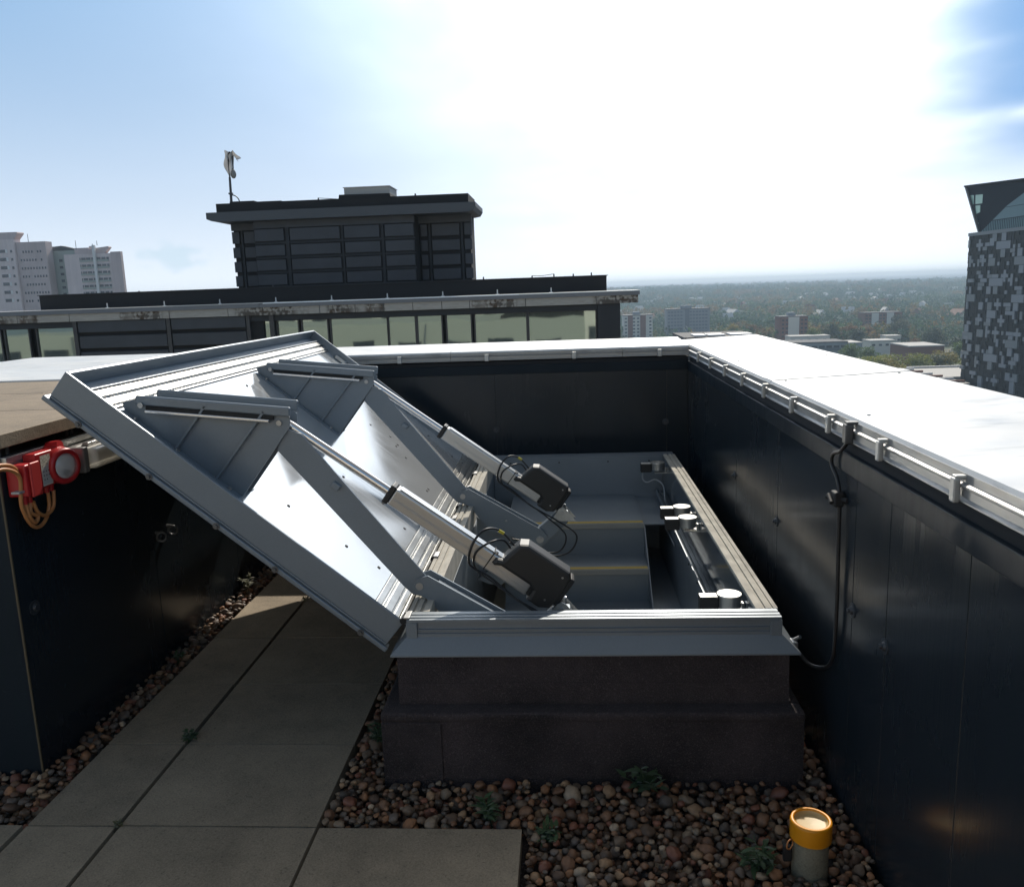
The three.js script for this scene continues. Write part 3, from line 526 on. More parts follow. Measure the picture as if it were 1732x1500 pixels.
  mesh('piston_rod', [cyl([-0.012, 0, 0], [0.44, 0, 0], 0.0175, 0.0175, 28), cyl([-0.022, 0, -0.03], [-0.022, 0, 0.03], 0.02, 0.02, 20)], M.chrome, ac);
  mesh('rod_seal', RB(0.418, 0.438, -0.038, 0.036, -0.034, 0.034, 0.005, 2), M.black, ac);
  mesh('tube_body', [RB(0.438, 0.995, -0.034, 0.033, -0.031, 0.031, 0.007, 3), RB(0.45, 0.99, 0.034, 0.0375, -0.022, 0.022, 0.001, 1), RB(0.45, 0.90, -0.004, -0.001, 0.0315, 0.033, 0.0007, 1), RB(0.45, 0.99, -0.012, -0.006, 0.0315, 0.033, 0.0007, 1)], M.aluTube, ac);
  mesh('clamp_screw', cyl([0.835, 0.030, 0.02], [0.835, 0.046, 0.02], 0.007, 0.006, 10), M.bolt, ac);
  const mo = prism([[0.850, 0.000], [0.870, 0.012], [0.985, 0.012], [1.003, 0.002], [1.006, -0.028], [1.003, -0.040], [1.055, -0.040], [1.085, -0.02], [1.092, 0.02], [1.086, 0.118], [1.072, 0.134], [0.905, 0.134], [0.880, 0.118], [0.868, 0.070], [0.862, 0.036], [0.840, 0.026], [0.838, 0.004]], -0.044, 0.046, 0.012);
  mesh('motor_housing', [mo, RB(0.90, 1.08, -0.030, 0.128, -0.042, 0.030, 0.012, 3)], M.black, ac);
  mesh('end_cap', RB(1.084, 1.104, 0.0, 0.118, -0.036, 0.040, 0.008, 3), M.rubber, ac);
  mesh('housing_screw', [cyl([1.055, 0.0, 0.046], [1.055, 0.0, 0.048], 0.004, 0.004, 8), cyl([1.06, 0.105, 0.046], [1.06, 0.105, 0.048], 0.004, 0.004, 8)], M.bolt, ac);
  mesh('eye_end', [cyl([1.08, 0.0, 0], [Ln + 0.004, 0, 0], 0.014, 0.014, 16)], M.bolt, ac);
  const cbl = mesh('power_cable', [tube([[0.88, 0.085, -0.02], [0.80, 0.105, -0.01], [0.755, 0.085, 0.03], [0.75, 0.02, 0.05], [0.78, -0.045, 0.045], [0.86, -0.048, 0.03], [0.98, -0.060, 0.035], [1.12, -0.045, 0.05], [1.24, -0.05, 0.06], [1.26, -0.14, 0.06], [1.18, -0.24, 0.03], [1.05, -0.26, -0.02], [0.98, -0.30, -0.03]], 0.0042, 110, 8), tube([[0.87, 0.070, -0.02], [0.83, 0.085, 0.0], [0.79, 0.055, 0.04], [0.775, 0.0, 0.045], [0.80, -0.045, 0.04], [0.90, -0.056, 0.04], [1.08, -0.06, 0.05], [1.20, -0.085, 0.055], [1.22, -0.17, 0.05], [1.13, -0.255, 0.02], [1.0, -0.31, -0.03]], 0.0038, 110, 8)], M.cable, ac);
  mesh('cable_tie', [B(0.826, 0.830, -0.036, 0.039, -0.033, 0.0335)], M.rubber, cbl);
  mesh('connector', cyl([0.82, 0.104, -0.012], [0.80, 0.104, -0.008], 0.006, 0.006, 10), std({ color: L(0.5, 0.42, 0.03), roughness: 0.5 }), cbl);
}
station(2.645); station(3.875);
mesh('shaft_cable', [tube([[-0.30, 0.16, -2.95], [-0.25, 0.22, -2.92], [-0.20, 0.215, -2.88], [-0.14, 0.19, -2.85], [-0.10, 0.20, -2.83], [-0.095, 0.06, -2.83]], 0.005, 50, 8), tube([[-0.12, 0.36, -2.8], [-0.11, 0.25, -2.82], [-0.085, 0.15, -2.84], [-0.09, -0.05, -2.84]], 0.005, 40, 8), tube([[-0.085, 0.34, -2.8], [-0.1, 0.24, -2.83], [-0.125, 0.1, -2.84], [-0.13, -0.05, -2.84]], 0.0045, 40, 8)], M.cable, hatch);
mesh('end_stop', RB(-0.325, -0.300, 0.225, 0.285, -3.0, -2.975, 0.004, 2), M.alu, hatch);

// ================================================================= SMALL THINGS ON THE ROOF
{ // rail under the slab edge
  const t = tag(mesh('mounting_rail', [RB(-1.7595, -1.738, 1.038, 1.060, -5.0, -2.43, 0.003, 1), RB(-1.7595, -1.742, 1.012, 1.0375, -5.0, -2.44, 0.003, 1)], M.alu), 'thin aluminium mounting rail fixed along the black wall under the concrete slabs', 'rail');
  t.userData.kind = 'thing';
}
{ // bulkhead batten lamp
  const t = thing('batten_lamp', 'grey weatherproof batten lamp with clear cover on the black wall', 'lamp', [-1.700, 0.992, -2.745]);
  mesh('lamp_body', [RB(-0.037, -0.004, -0.048, 0.042, -1.16, -0.002, 0.008, 3)], M.greyPlastic, t);
  mesh('lamp_cover', [RB(-0.003, 0.062, -0.040, 0.034, -1.155, -0.006, 0.02, 4)], M.diffuser, t);
  mesh('lamp_end', [RB(-0.03, 0.040, -0.047, 0.043, -0.0018, 0.030, 0.008, 3)], M.greyPlastic, t);
  mesh('cover_clip', [RB(-0.008, 0.014, 0.0355, 0.048, -0.10, -0.07, 0.003, 1), RB(-0.008, 0.014, 0.0355, 0.048, -0.07, -0.045, 0.003, 1)], M.bolt, t);
}
{ // red alarm
  const t = thing('fire_alarm', 'red fire alarm sounder with round clear strobe on the black wall', 'alarm', [-1.735, 0.992, -2.645]);
  const bodyG = cyl([-0.005, 0.005, 0.0], [0.058, 0.000, 0.02], 0.066, 0.060, 36);
  mesh('sounder_body', [bodyG, RB(-0.004, 0.040, -0.055, 0.062, 0.045, 0.14, 0.006, 3), cyl([0.0, 0.058, 0.0], [0.04, 0.066, 0.0], 0.022, 0.018, 16)], M.red, t);
  const rimG = new THREE.TorusGeometry(0.050, 0.011, 12, 40); rimG.rotateY(Math.PI / 2 - 0.3); rimG.translate(0.060, 0.0, 0.022); mesh('strobe_rim', rimG, M.red, t);
  const ln = new THREE.SphereGeometry(0.046, 28, 14, 0, Math.PI * 2, 0, Math.PI / 2); ln.scale(1, 0.42, 1); ln.rotateZ(-Math.PI / 2); ln.rotateY(-0.3); ln.translate(0.060, 0, 0.022); mesh('strobe_lens', ln, M.lens, t);
  mesh('reflector_dish', cyl([0.058, 0, 0.0216], [0.060, 0, 0.0222], 0.045, 0.045, 30), M.reflector, t);
  mesh('flash_tube', [cyl([0.062, -0.020, 0.010], [0.066, -0.018, 0.036], 0.007, 0.007, 10), cyl([0.062, -0.033, 0.020], [0.064, -0.014, 0.022], 0.004, 0.004, 8)], M.rubber, t);
  const box = mesh('junction_box', [RB(-0.02, 0.046, -0.062, 0.040, 0.146, 0.205, 0.006, 3)], M.red, t);
  mesh('box_lid', RB(0.0465, 0.056, -0.066, 0.044, 0.143, 0.192, 0.006, 3), std({ color: L(0.50, 0.035, 0.03), roughness: 0.45 }), box);
  // worn paper label on the body
  const lt = document.createElement('canvas'); lt.width = 128; lt.height = 256; const cx = lt.getContext('2d');
  cx.fillStyle = '#cfc8b4'; cx.fillRect(0, 0, 128, 256); cx.fillStyle = '#6b5a40'; for (let i = 0; i < 60; i++) { cx.globalAlpha = 0.25; cx.fillRect(rr(0, 128), rr(0, 90), rr(4, 26), rr(3, 14)); } cx.globalAlpha = 1; cx.fillStyle = '#b5b3aa'; cx.fillRect(8, 96, 112, 150); cx.fillStyle = '#44423e';
  for (let i = 0; i < 8; i++) cx.fillRect(22 + (i % 3) * 32, 130 + Math.floor(i / 3) * 34, 12, 12);
  const ct = new THREE.CanvasTexture(lt); ct.colorSpace = THREE.SRGBColorSpace;
  const pl = new THREE.PlaneGeometry(0.052, 0.1); pl.rotateY(Math.PI / 2); pl.translate(0.0415, 0.002, 0.092); raw('paper_label', pl, std({ map: ct, roughness: 0.7 }), t);
  mesh('cable_gland', [cyl([0.02, -0.062, 0.165], [0.02, -0.088, 0.165], 0.010, 0.008, 12), cyl([0.02, -0.062, 0.19], [0.02, -0.088, 0.19], 0.010, 0.008, 12), cyl([0.02, -0.056, 0.05], [0.02, -0.078, 0.05], 0.010, 0.008, 12), cyl([0.02, -0.056, 0.075], [0.02, -0.078, 0.075], 0.010, 0.008, 12)], M.red, t);
}
{ // copper coloured cables
  const X = -1.716, t = thing('alarm_cable', 'looped copper coloured cables hanging below the red fire alarm', 'cable');
  const c = p => tube(p, 0.0062, 60, 10);
  mesh('cable_loop', c([[X, 1.03, -2.280], [X + 0.01, 1.035, -2.370], [X + 0.012, 1.0, -2.430], [X, 0.90, -2.440], [X, 0.83, -2.475], [X, 0.815, -2.510], [X, 0.83, -2.550], [X, 0.87, -2.575], [X, 0.915, -2.578]]), M.copper, t);
  mesh('cable_loop', c([[X, 0.905, -2.460], [X + 0.004, 0.86, -2.465], [X + 0.004, 0.835, -2.490], [X + 0.004, 0.85, -2.505], [X, 0.87, -2.480], [X, 0.905, -2.485]]), M.copper, t);
  mesh('cable_loop', c([[X + 0.006, 0.905, -2.487], [X + 0.006, 0.865, -2.505], [X + 0.006, 0.845, -2.540], [X + 0.006, 0.86, -2.585], [X + 0.006, 0.915, -2.600]]), M.copper, t);
  mesh('cable_loop', c([[X, 1.045, -2.260], [X + 0.006, 1.05, -2.360], [X + 0.006, 1.03, -2.420], [X + 0.004, 0.99, -2.445]]), M.copper, t);
  mesh('cable_saddle', RB(X - 0.012, X + 0.016, 0.945, 0.953, -2.455, -2.415, 0.002, 1), M.clip, t);
}
{ // conductor clamped to the coping and running down the wall
  const t = thing('earth_conductor', 'black earth cable clamped to the white coping and hanging down the dark wall', 'cable');
  mesh('conductor_cable', [tube([[0.783, 1.062, -2.345], [0.776, 1.035, -2.375], [0.770, 1.018, -2.42], [0.770, 0.99, -2.43], [0.774, 0.955, -2.39], [0.776, 0.92, -2.372], [0.777, 0.80, -2.365], [0.777, 0.50, -2.36], [0.775, 0.40, -2.375], [0.765, 0.355, -2.42], [0.735, 0.345, -2.47], [0.700, 0.385, -2.52]], 0.0058, 120, 10)], M.cable, t);
  mesh('coping_clamp', [RB(0.774, 0.797, 1.062, 1.118, -2.362, -2.33, 0.005, 2), RB(0.778, 0.84, 1.117, 1.125, -2.36, -2.332, 0.003, 1)], std({ color: L(0.10, 0.10, 0.10), roughness: 0.5, metalness: 0.6 }), t);
  mesh('joint_clamp', [RB(0.758, 0.786, 0.875, 0.918, -2.395, -2.352, 0.006, 2), cyl([0.755, 0.893, -2.41], [0.789, 0.9, -2.335], 0.007, 0.007, 8), cyl([0.752, 0.888, -2.36], [0.755, 0.903, -2.40], 0.006, 0.006, 8)], M.rubber, t);
  mesh('flashing_lug', [RB(0.690, 0.708, 0.385, 0.405, -2.53, -2.49, 0.003, 1), cyl([0.70, 0.40, -2.52], [0.715, 0.42, -2.50], 0.006, 0.006, 8)], M.bolt, t);
}
{ // vent pipe
  const x = 0.610, z = -1.985, t = thing('vent_pipe', 'short grey pipe with an orange yellow collar standing in the pebbles', 'pipe', [x, 0, z]);
  mesh('pipe_barrel', [new THREE.LatheGeometry([[0.0455, -0.059], [0.0455, 0.100], [0.041, 0.100], [0.041, -0.059]].map(p => new THREE.Vector2(...p)), 40)], M.pipe, t);
  mesh('collar', [new THREE.LatheGeometry([[0.0475, 0.092], [0.0525, 0.094], [0.0525, 0.138], [0.0505, 0.144], [0.044, 0.145], [0.0425, 0.140], [0.0415, 0.096], [0.0475, 0.092]].map(p => new THREE.Vector2(...p)), 44)], M.orangePlastic, t);
  mesh('inner_cap', [new THREE.LatheGeometry([[0.0, 0.130], [0.034, 0.131], [0.040, 0.134], [0.0424, 0.140]].map(p => new THREE.Vector2(...p)), 40)], M.creamPlastic, t);
  const rg = new THREE.TorusGeometry(0.013, 0.002, 8, 24); rg.rotateY(0.7); rg.translate(-0.058, 0.085, 0.02); mesh('pull_ring', rg, M.copper, t);
  mesh('tag_lead', [RB(-0.072, -0.050, 0.03, 0.075, 0.0, 0.016, 0.004, 2)], M.rubber, t);
}
// weeds
function leafShape(len, w, droop) { const s = []; const N = 4; for (let i = 0; i <= N; i++) { const f = i / N, ww = w * Math.sin(Math.PI * Math.pow(f, 0.75)) * 0.5 + 0.0003, y = -droop * f * f * len; s.push([f * len, y, ww], [f * len, y, -ww]); } const g = new THREE.BufferGeometry(); g.setAttribute('position', new THREE.Float32BufferAttribute(s.flat(), 3)); const ix = []; for (let i = 0; i < N; i++) { const a = i * 2; ix.push(a, a + 1, a + 2, a + 1, a + 3, a + 2); } g.setIndex(ix); g.computeVertexNormals(); return g; }
function weed(name, label, x, y, z, o) {
  o = { ...o, h: o.h * 0.85, len: o.len * 0.8, w: o.w * 0.8 }; const t = thing(name, label, 'plant', [x, y, z], 'weeds between the stones'), ls = [], st = [];
  for (let k = 0; k < o.stems; k++) {
    const az = rr(0, 6.28), tilt = rr(0.1, o.spread), h = o.h * rr(0.55, 1), top = [Math.cos(az) * tilt * h, h * Math.cos(tilt), Math.sin(az) * tilt * h], base = [rr(-1, 1) * 0.012, -0.03, rr(-1, 1) * 0.012];
    st.push(tube([base, [top[0] * 0.4, top[1] * 0.55, top[2] * 0.4], top], 0.0013, 8, 5));
    for (let i = 0; i < o.leaves; i++) { const f = rr(0.25, 1), g = leafShape(o.len * rr(0.6, 1.1), o.w * rr(0.7, 1.2), rr(0.1, 0.6)); g.rotateZ(rr(0.0, 0.9)); g.rotateY(rr(0, 6.28)); g.translate(mix(base[0], top[0], f * f), mix(0, top[1], f), mix(base[2], top[2], f * f)); ls.push(g); }
  }
  mesh('stem', st, o.mat, t); mesh('foliage', ls, o.mat, t);
}
weed('weed', 'small round leafed weed growing in the long paving joint', -1.350, 0.0, -2.62, { stems: 14, spread: 1.1, h: 0.05, leaves: 6, len: 0.024, w: 0.016, mat: weedLeaf });
weed('weed', 'leafy green weed tucked between paving edge and felt upstand', -0.672, -0.01, -2.60, { stems: 11, spread: 1.0, h: 0.10, leaves: 7, len: 0.045, w: 0.014, mat: weedLeaf });
weed('weed', 'broad leafed weed against the middle of the felt upstand', 0.215, -0.01, -2.335, { stems: 7, spread: 0.9, h: 0.12, leaves: 6, len: 0.06, w: 0.024, mat: weedLeaf });
weed('weed', 'dark low weed in pebbles behind the corner paving slab', -0.255, -0.01, -2.20, { stems: 8, spread: 1.1, h: 0.08, leaves: 6, len: 0.05, w: 0.016, mat: weedLeaf });
weed('weed', 'low creeping weed in pebbles beside the corner paving slab', -0.08, -0.01, -2.10, { stems: 10, spread: 1.2, h: 0.06, leaves: 6, len: 0.04, w: 0.014, mat: weedLeaf });
weed('weed', 'spreading green weed beside the orange collared pipe', 0.485, -0.01, -1.985, { stems: 9, spread: 1.1, h: 0.10, leaves: 7, len: 0.06, w: 0.016, mat: weedLeaf });
weed('weed', 'pale tall thin weed at the foot of the black wall', -1.695, -0.01, -4.06, { stems: 4, spread: 0.35, h: 0.16, leaves: 8, len: 0.04, w: 0.010, mat: weedDry });
weed('weed', 'tiny dry weed in the joint under the lid edge', -1.350, 0.0, -3.945, { stems: 7, spread: 1.2, h: 0.035, leaves: 4, len: 0.02, w: 0.009, mat: weedDry });
weed('weed', 'tiny flat weed at the crossing of paving joints', -1.350, 0.0, -2.140, { stems: 7, spread: 1.3, h: 0.02, leaves: 4, len: 0.02, w: 0.008, mat: weedDry });
weed('weed', 'sparse weed in the pebble strip along the black wall', -1.70, -0.01, -3.28, { stems: 8, spread: 1.0, h: 0.05, leaves: 5, len: 0.03, w: 0.010, mat: weedLeaf });

// ================================================================= OWN BUILDING BELOW, NEIGHBOURS
{
  const t = thing('apartment_building', 'dark building whose flat roof carries the hatch and paving', 'building');
  mesh('wall', [B(-40, 1.34, -45, -0.31, -5.96, 14)], M.ownWall, t);
  for (let k = 0; k < 13; k++) { const x = -38.5 + k * 3.05; mesh('window', B(x, x + rr(1.3, 2.0), -3.4, -1.55, -6.0, -5.9), M.winDark, t); }
  for (const x of [-33.2, -21.4, -9.1]) mesh('downpipe', cyl([x, -44, -6.03], [x, -0.5, -6.03], 0.06, 0.06, 10), M.farGrey, t);
}
// ---- neighbouring block with the long window band
{
  const t = thing('neighbour_building', 'long dark building with stained pale fascia and a band of windows', 'building'), Z = -30;
  mesh('wall', [B(-34, 1.98, -45, -1.6, -46, Z - 0.2), B(1.2, 2.0, -1.6, 0.95, -46, Z - 0.06), B(-34, 1.19, 0.72, 0.95, -46, Z - 0.10), B(-34, 1.19, -1.6, 0.72, -46, Z - 0.6)], M.farDark, t);
  mesh('roof_slab', B(-34.4, 2.60, 0.951, 1.22, -46, Z - 0.02), M.farDark, t);
  const fx = [-34.4, -29.2, -24.5, -20.2, -18.2, -14.4, -12.2, -10.9, -8.8, -7.5, -6.45, -5.4, -4.35, -3.35, -1.35, 1.15, 1.85, 2.64];
  for (let i = 0; i < fx.length - 1; i++) { const g = B(fx[i] + 0.012, fx[i + 1] - 0.012, 0.935, 1.205, Z - 0.015, Z + 0.04); mesh('fascia_panel', g, M.stain, t); }
  mesh('roof_edge', [B(-34.4, -11.0, 1.208, 1.36, Z - 0.3, Z + 0.10), B(-10.99, 2.68, 1.208, 1.345, Z - 0.3, Z + 0.095)], M.farGrey, t);
  mesh('roof_edge_top', [B(-34.4, 2.70, 1.362, 1.375, Z - 2.0, Z + 0.11)], M.whiteMetal, t);
  mesh('roof_upstand', B(-20.55, 1.63, 1.376, 1.93, -46, -32), M.farBlack, t);
  mesh('upstand_coping', B(-20.6, 1.68, 1.931, 1.96, -46, -31.95), M.farDark, t);
  for (const x of [-17.5, -15.24, -13.06, -10.88, -8.73, -6.6, -4.5, -2.45, -0.45]) mesh('safety_anchor', [cyl([x, 1.376, -31.4], [x, 1.56, -31.4], 0.025, 0.02, 8), cyl([x, 1.376, -31.4], [x, 1.40, -31.4], 0.07, 0.07, 8)], M.whiteMetal, t);
  for (const [x, h] of [[-17, 0.04], [-11.5, 0.09], [-3.1, 0.10], [-1.2, 0.08], [-0.35, 0.12], [0.4, 0.10], [1.1, 0.12]]) mesh('roof_stub', cyl([x, 1.961, -33], [x, 1.961 + h, -33], 0.03, 0.03, 6), M.frame, t);
  mesh('guard_cable', tube([[-1.2, 2.04, -33], [-0.8, 2.03, -33], [-0.35, 2.08, -33]], 0.012, 10, 5), M.frame, t);
  // cladding panels in rows
  const ry = [[0.50, 0.93], [-0.085, 0.385], [-0.675, -0.20], [-1.25, -0.79]];
  const px = [[-34, -30.6], [-27.5, -24.2], [-18.0, -14.59], [-14.44, -11.59]];
  for (const [a, b] of px) for (const [c, d] of ry) mesh('cladding_panel', [RB(a + 0.03, b - 0.03, c + 0.012, d - 0.012, Z - 0.16, Z - 0.05, 0.012, 1)], M.farClad, t);
  for (const [a, b] of [[-34, -30.5], [-27.6, -24.1], [-18.05, -11.0]]) mesh('cladding_backing', B(a, b, -1.6, 0.72, Z - 0.5, Z - 0.2), M.farBlack, t);
  for (const [a, b] of [[-14.585, -14.445], [-18.16, -18.01], [-11.58, -11.45], [-10.72, -10.56]]) mesh('pilaster', B(a, b, -1.6, 0.95, Z - 0.15, Z - 0.03), M.frame, t);
  const panes = [[-30.4, -29.0], [-28.9, -27.7], [-24.0, -22.6], [-22.4, -21.15], [-20.95, -20.04], [-19.70, -18.18], [-11.43, -10.75], [-10.51, -9.74], [-9.57, -8.65], [-8.50, -6.44], [-6.36, -5.41], [-5.30, -4.44], [-4.23, -3.37], [-3.20, -1.36], [-1.25, 1.13]];
  panes.forEach(([a, b], i) => {
    const w = group('window', t), top = 0.70;
    const fr = mesh('window_frame', [B(a - 0.05, a, -1.5, top + 0.04, Z - 0.36, Z - 0.24), B(b, b + 0.05, -1.5, top + 0.04, Z - 0.36, Z - 0.24), B(a, b, top, top + 0.04, Z - 0.36, Z - 0.245), B(a, b, -1.5, -1.44, Z - 0.36, Z - 0.245)], M.frame, w);
    const g = new THREE.PlaneGeometry(b - a, top + 1.44, 6, 6), p = g.attributes.position; for (let k = 0; k < p.count; k++) p.setZ(k, 0.004 * perlin.noise(p.getX(k) * 0.9 + i * 3, p.getY(k) * 0.9, i)); g.computeVertexNormals(); g.translate((a + b) / 2, (top - 1.44) / 2, Z - 0.30);
    mesh('pane', g, M.pane, w).rotation.y = 0;
  });
}
{ // plant room on that roof
  const t = thing('plant_room', 'dark panelled rooftop plant room with a flat overhanging cornice', 'building'), Z = -34;
  mesh('wall', [B(-12.47, -5.87, 1.97, 4.64, -36.5, Z - 0.05), B(-13.62, -12.48, 1.97, 4.64, -36.5, Z - 0.85), B(-5.86, -3.74, 1.97, 4.64, -36.5, Z - 0.85)], M.farBlack, t);
  mesh('frieze', [B(-12.46, -5.88, 4.32, 4.642, Z - 0.04, Z + 0.0), B(-13.68, -12.49, 4.32, 4.642, Z - 0.84, Z - 0.75), B(-5.85, -3.66, 4.32, 4.642, Z - 0.84, Z - 0.75)], M.farClad, t);
  mesh('cornice', [prism([[-14.0, 4.645], [-13.72, 4.60], [-3.70, 4.60], [-3.46, 4.645], [-3.36, 4.80], [-3.36, 4.97], [-14.18, 4.97], [-14.18, 4.72]], -36.6, Z + 0.45)], M.cornice, t);
  mesh('roof_upstand', B(-13.86, -3.66, 4.972, 5.33, -36.4, Z + 0.15), M.farBlack, t);
  const rows = [[3.80, 4.28], [3.215, 3.645], [2.635, 3.065], [2.05, 2.485]];
  const P = (a, b, z) => rows.forEach(([c, d]) => { mesh('cladding_panel', RB(a + 0.025, b - 0.025, c, d, z, z + 0.09, 0.012, 1), M.farClad, t); });
  for (const [a, b] of [[-12.45, -11.19], [-10.99, -8.90], [-8.76, -7.28], [-7.11, -5.89]]) P(a, b, Z - 0.045);
  for (const [a, b] of [[-13.7, -13.34], [-13.19, -12.5], [-5.80, -5.48], [-5.34, -4.15], [-4.0, -3.64]]) P(a, b, Z - 0.845);
  for (const [a, b] of [[-11.16, -11.02], [-8.87, -8.79], [-7.25, -7.14]]) mesh('mullion', B(a, b, 1.98, 4.318, Z - 0.049, Z + 0.005), M.farDark, t);
  rows.forEach(([c]) => mesh('rail', B(-12.46, -5.88, c - 0.11, c - 0.03, Z - 0.0495, Z - 0.005), M.farDark, t));
  for (const [a, b] of [[-13.31, -13.22], [-5.45, -5.37], [-4.12, -4.03]]) mesh('mullion', B(a, b, 1.98, 4.318, Z - 0.849, Z - 0.78), M.farDark, t);
  mesh('roof_hump', [prism([[-8.87, 5.331], [-8.84, 5.49], [-6.80, 5.47], [-6.76, 5.331]], -36, Z + 0.05), B(-13.3, -12.3, 5.331, 5.40, -36, Z + 0.1), B(-12.29, -11.2, 5.331, 5.36, -36, Z + 0.08)], M.farBlack, t);
  mesh('roof_post', [cyl([-9.85, 5.331, -34.5], [-9.84, 5.47, -34.5], 0.03, 0.03, 6), tube([[-9.84, 5.46, -34.5], [-9.4, 5.42, -34.5], [-8.9, 5.38, -34.5]], 0.012, 12, 5)], M.frame, t);
  mesh('roof_post', cyl([-5.83, 5.331, -34.3], [-5.83, 5.45, -34.3], 0.035, 0.035, 6), M.frame, t);
}
{
  const t = thing('roof_unit', 'pale metal box unit on top of the plant room roof', 'vent unit');
  mesh('casing', RB(-8.72, -6.86, 5.495, 5.78, -35.8, -34.3, 0.03, 1), M.roofPale, t);
  mesh('lid_edge', B(-8.75, -6.83, 5.781, 5.81, -35.83, -34.27), M.whiteMetal, t);
}
{
  const t = thing('camera_mast', 'thin mast with dome camera and flapping white cover on the plant room corner', 'mast', [-13.27, 5.33, -34]);
  mesh('mast_pole', [cyl([0, 0, 0], [0.03, 1.02, 0], 0.055, 0.045, 12), cyl([0.03, 1.02, 0], [0.035, 1.95, 0], 0.032, 0.028, 10)], M.frame, t);
  mesh('stay_pipe', [tube([[0.35, 0.02, 0], [0.30, 0.18, 0], [0.18, 0.30, 0], [0.03, 0.34, 0]], 0.022, 24, 8), B(-0.07, 0.09, 0.36, 0.42, -0.05, 0.05)], M.frame, t);
  mesh('camera_arm', tube([[0.04, 1.90, 0], [0.12, 1.98, 0], [0.20, 1.86, 0], [0.20, 1.5, 0.0], [0.19, 1.28, 0]], 0.035, 24, 8), M.frame, t);
  const hd = new THREE.LatheGeometry([[0, -0.26], [0.06, -0.235], [0.10, -0.17], [0.115, -0.09], [0.10, 0], [0.05, 0.09], [0.03, 0.12], [0, 0.12]].map(p => new THREE.Vector2(...p)), 18); hd.translate(0.19, 1.22, 0); mesh('dome_camera', hd, M.greyPlastic, t);
  const cl = new THREE.PlaneGeometry(0.5, 0.8, 16, 20), p = cl.attributes.position;
  for (let i = 0; i < p.count; i++) { const u = (p.getX(i) + 0.25) / 0.5, v = (0.4 - p.getY(i)) / 0.8; const flap = u > 0.55; const y = flap ? 2.05 - Math.pow(u - 0.55, 1.4) * 0.9 - v * 0.22 : 2.02 - v * (0.85 + 0.25 * Math.sin(u * 9)); p.setXYZ(i, -0.10 + u * 0.58 + 0.05 * Math.sin(v * 7), y + 0.03 * Math.sin(u * 14), 0.12 * Math.sin(u * 11 + v * 4)); }
  cl.computeVertexNormals(); mesh('torn_cover', cl, phy({ color: L(0.5, 0.47, 0.44), roughness: 0.7, transmission: 0.35, thickness: 0, side: THREE.DoubleSide }), t);
}
{ // sunlit pale slab block standing behind the photographer, mirrored in the window band
  const t = thing('facing_building', 'pale concrete office block facing the roof from behind the viewpoint', 'building'), Z = 34;
  mesh('wall', B(-46, 22, -45, 15, Z, Z + 14), M.render, t);
  for (let f = 0; f < 6; f++) for (let k = 0; k < 17; k++) { const x = -44 + k * 3.9, y = -8 + f * 3.6, w = rr(1.0, 2.4); mesh('window', B(x, x + w, y, y + rr(1.3, 2.0), Z - 0.06, Z + 0.02), M.winDark, t); }
}
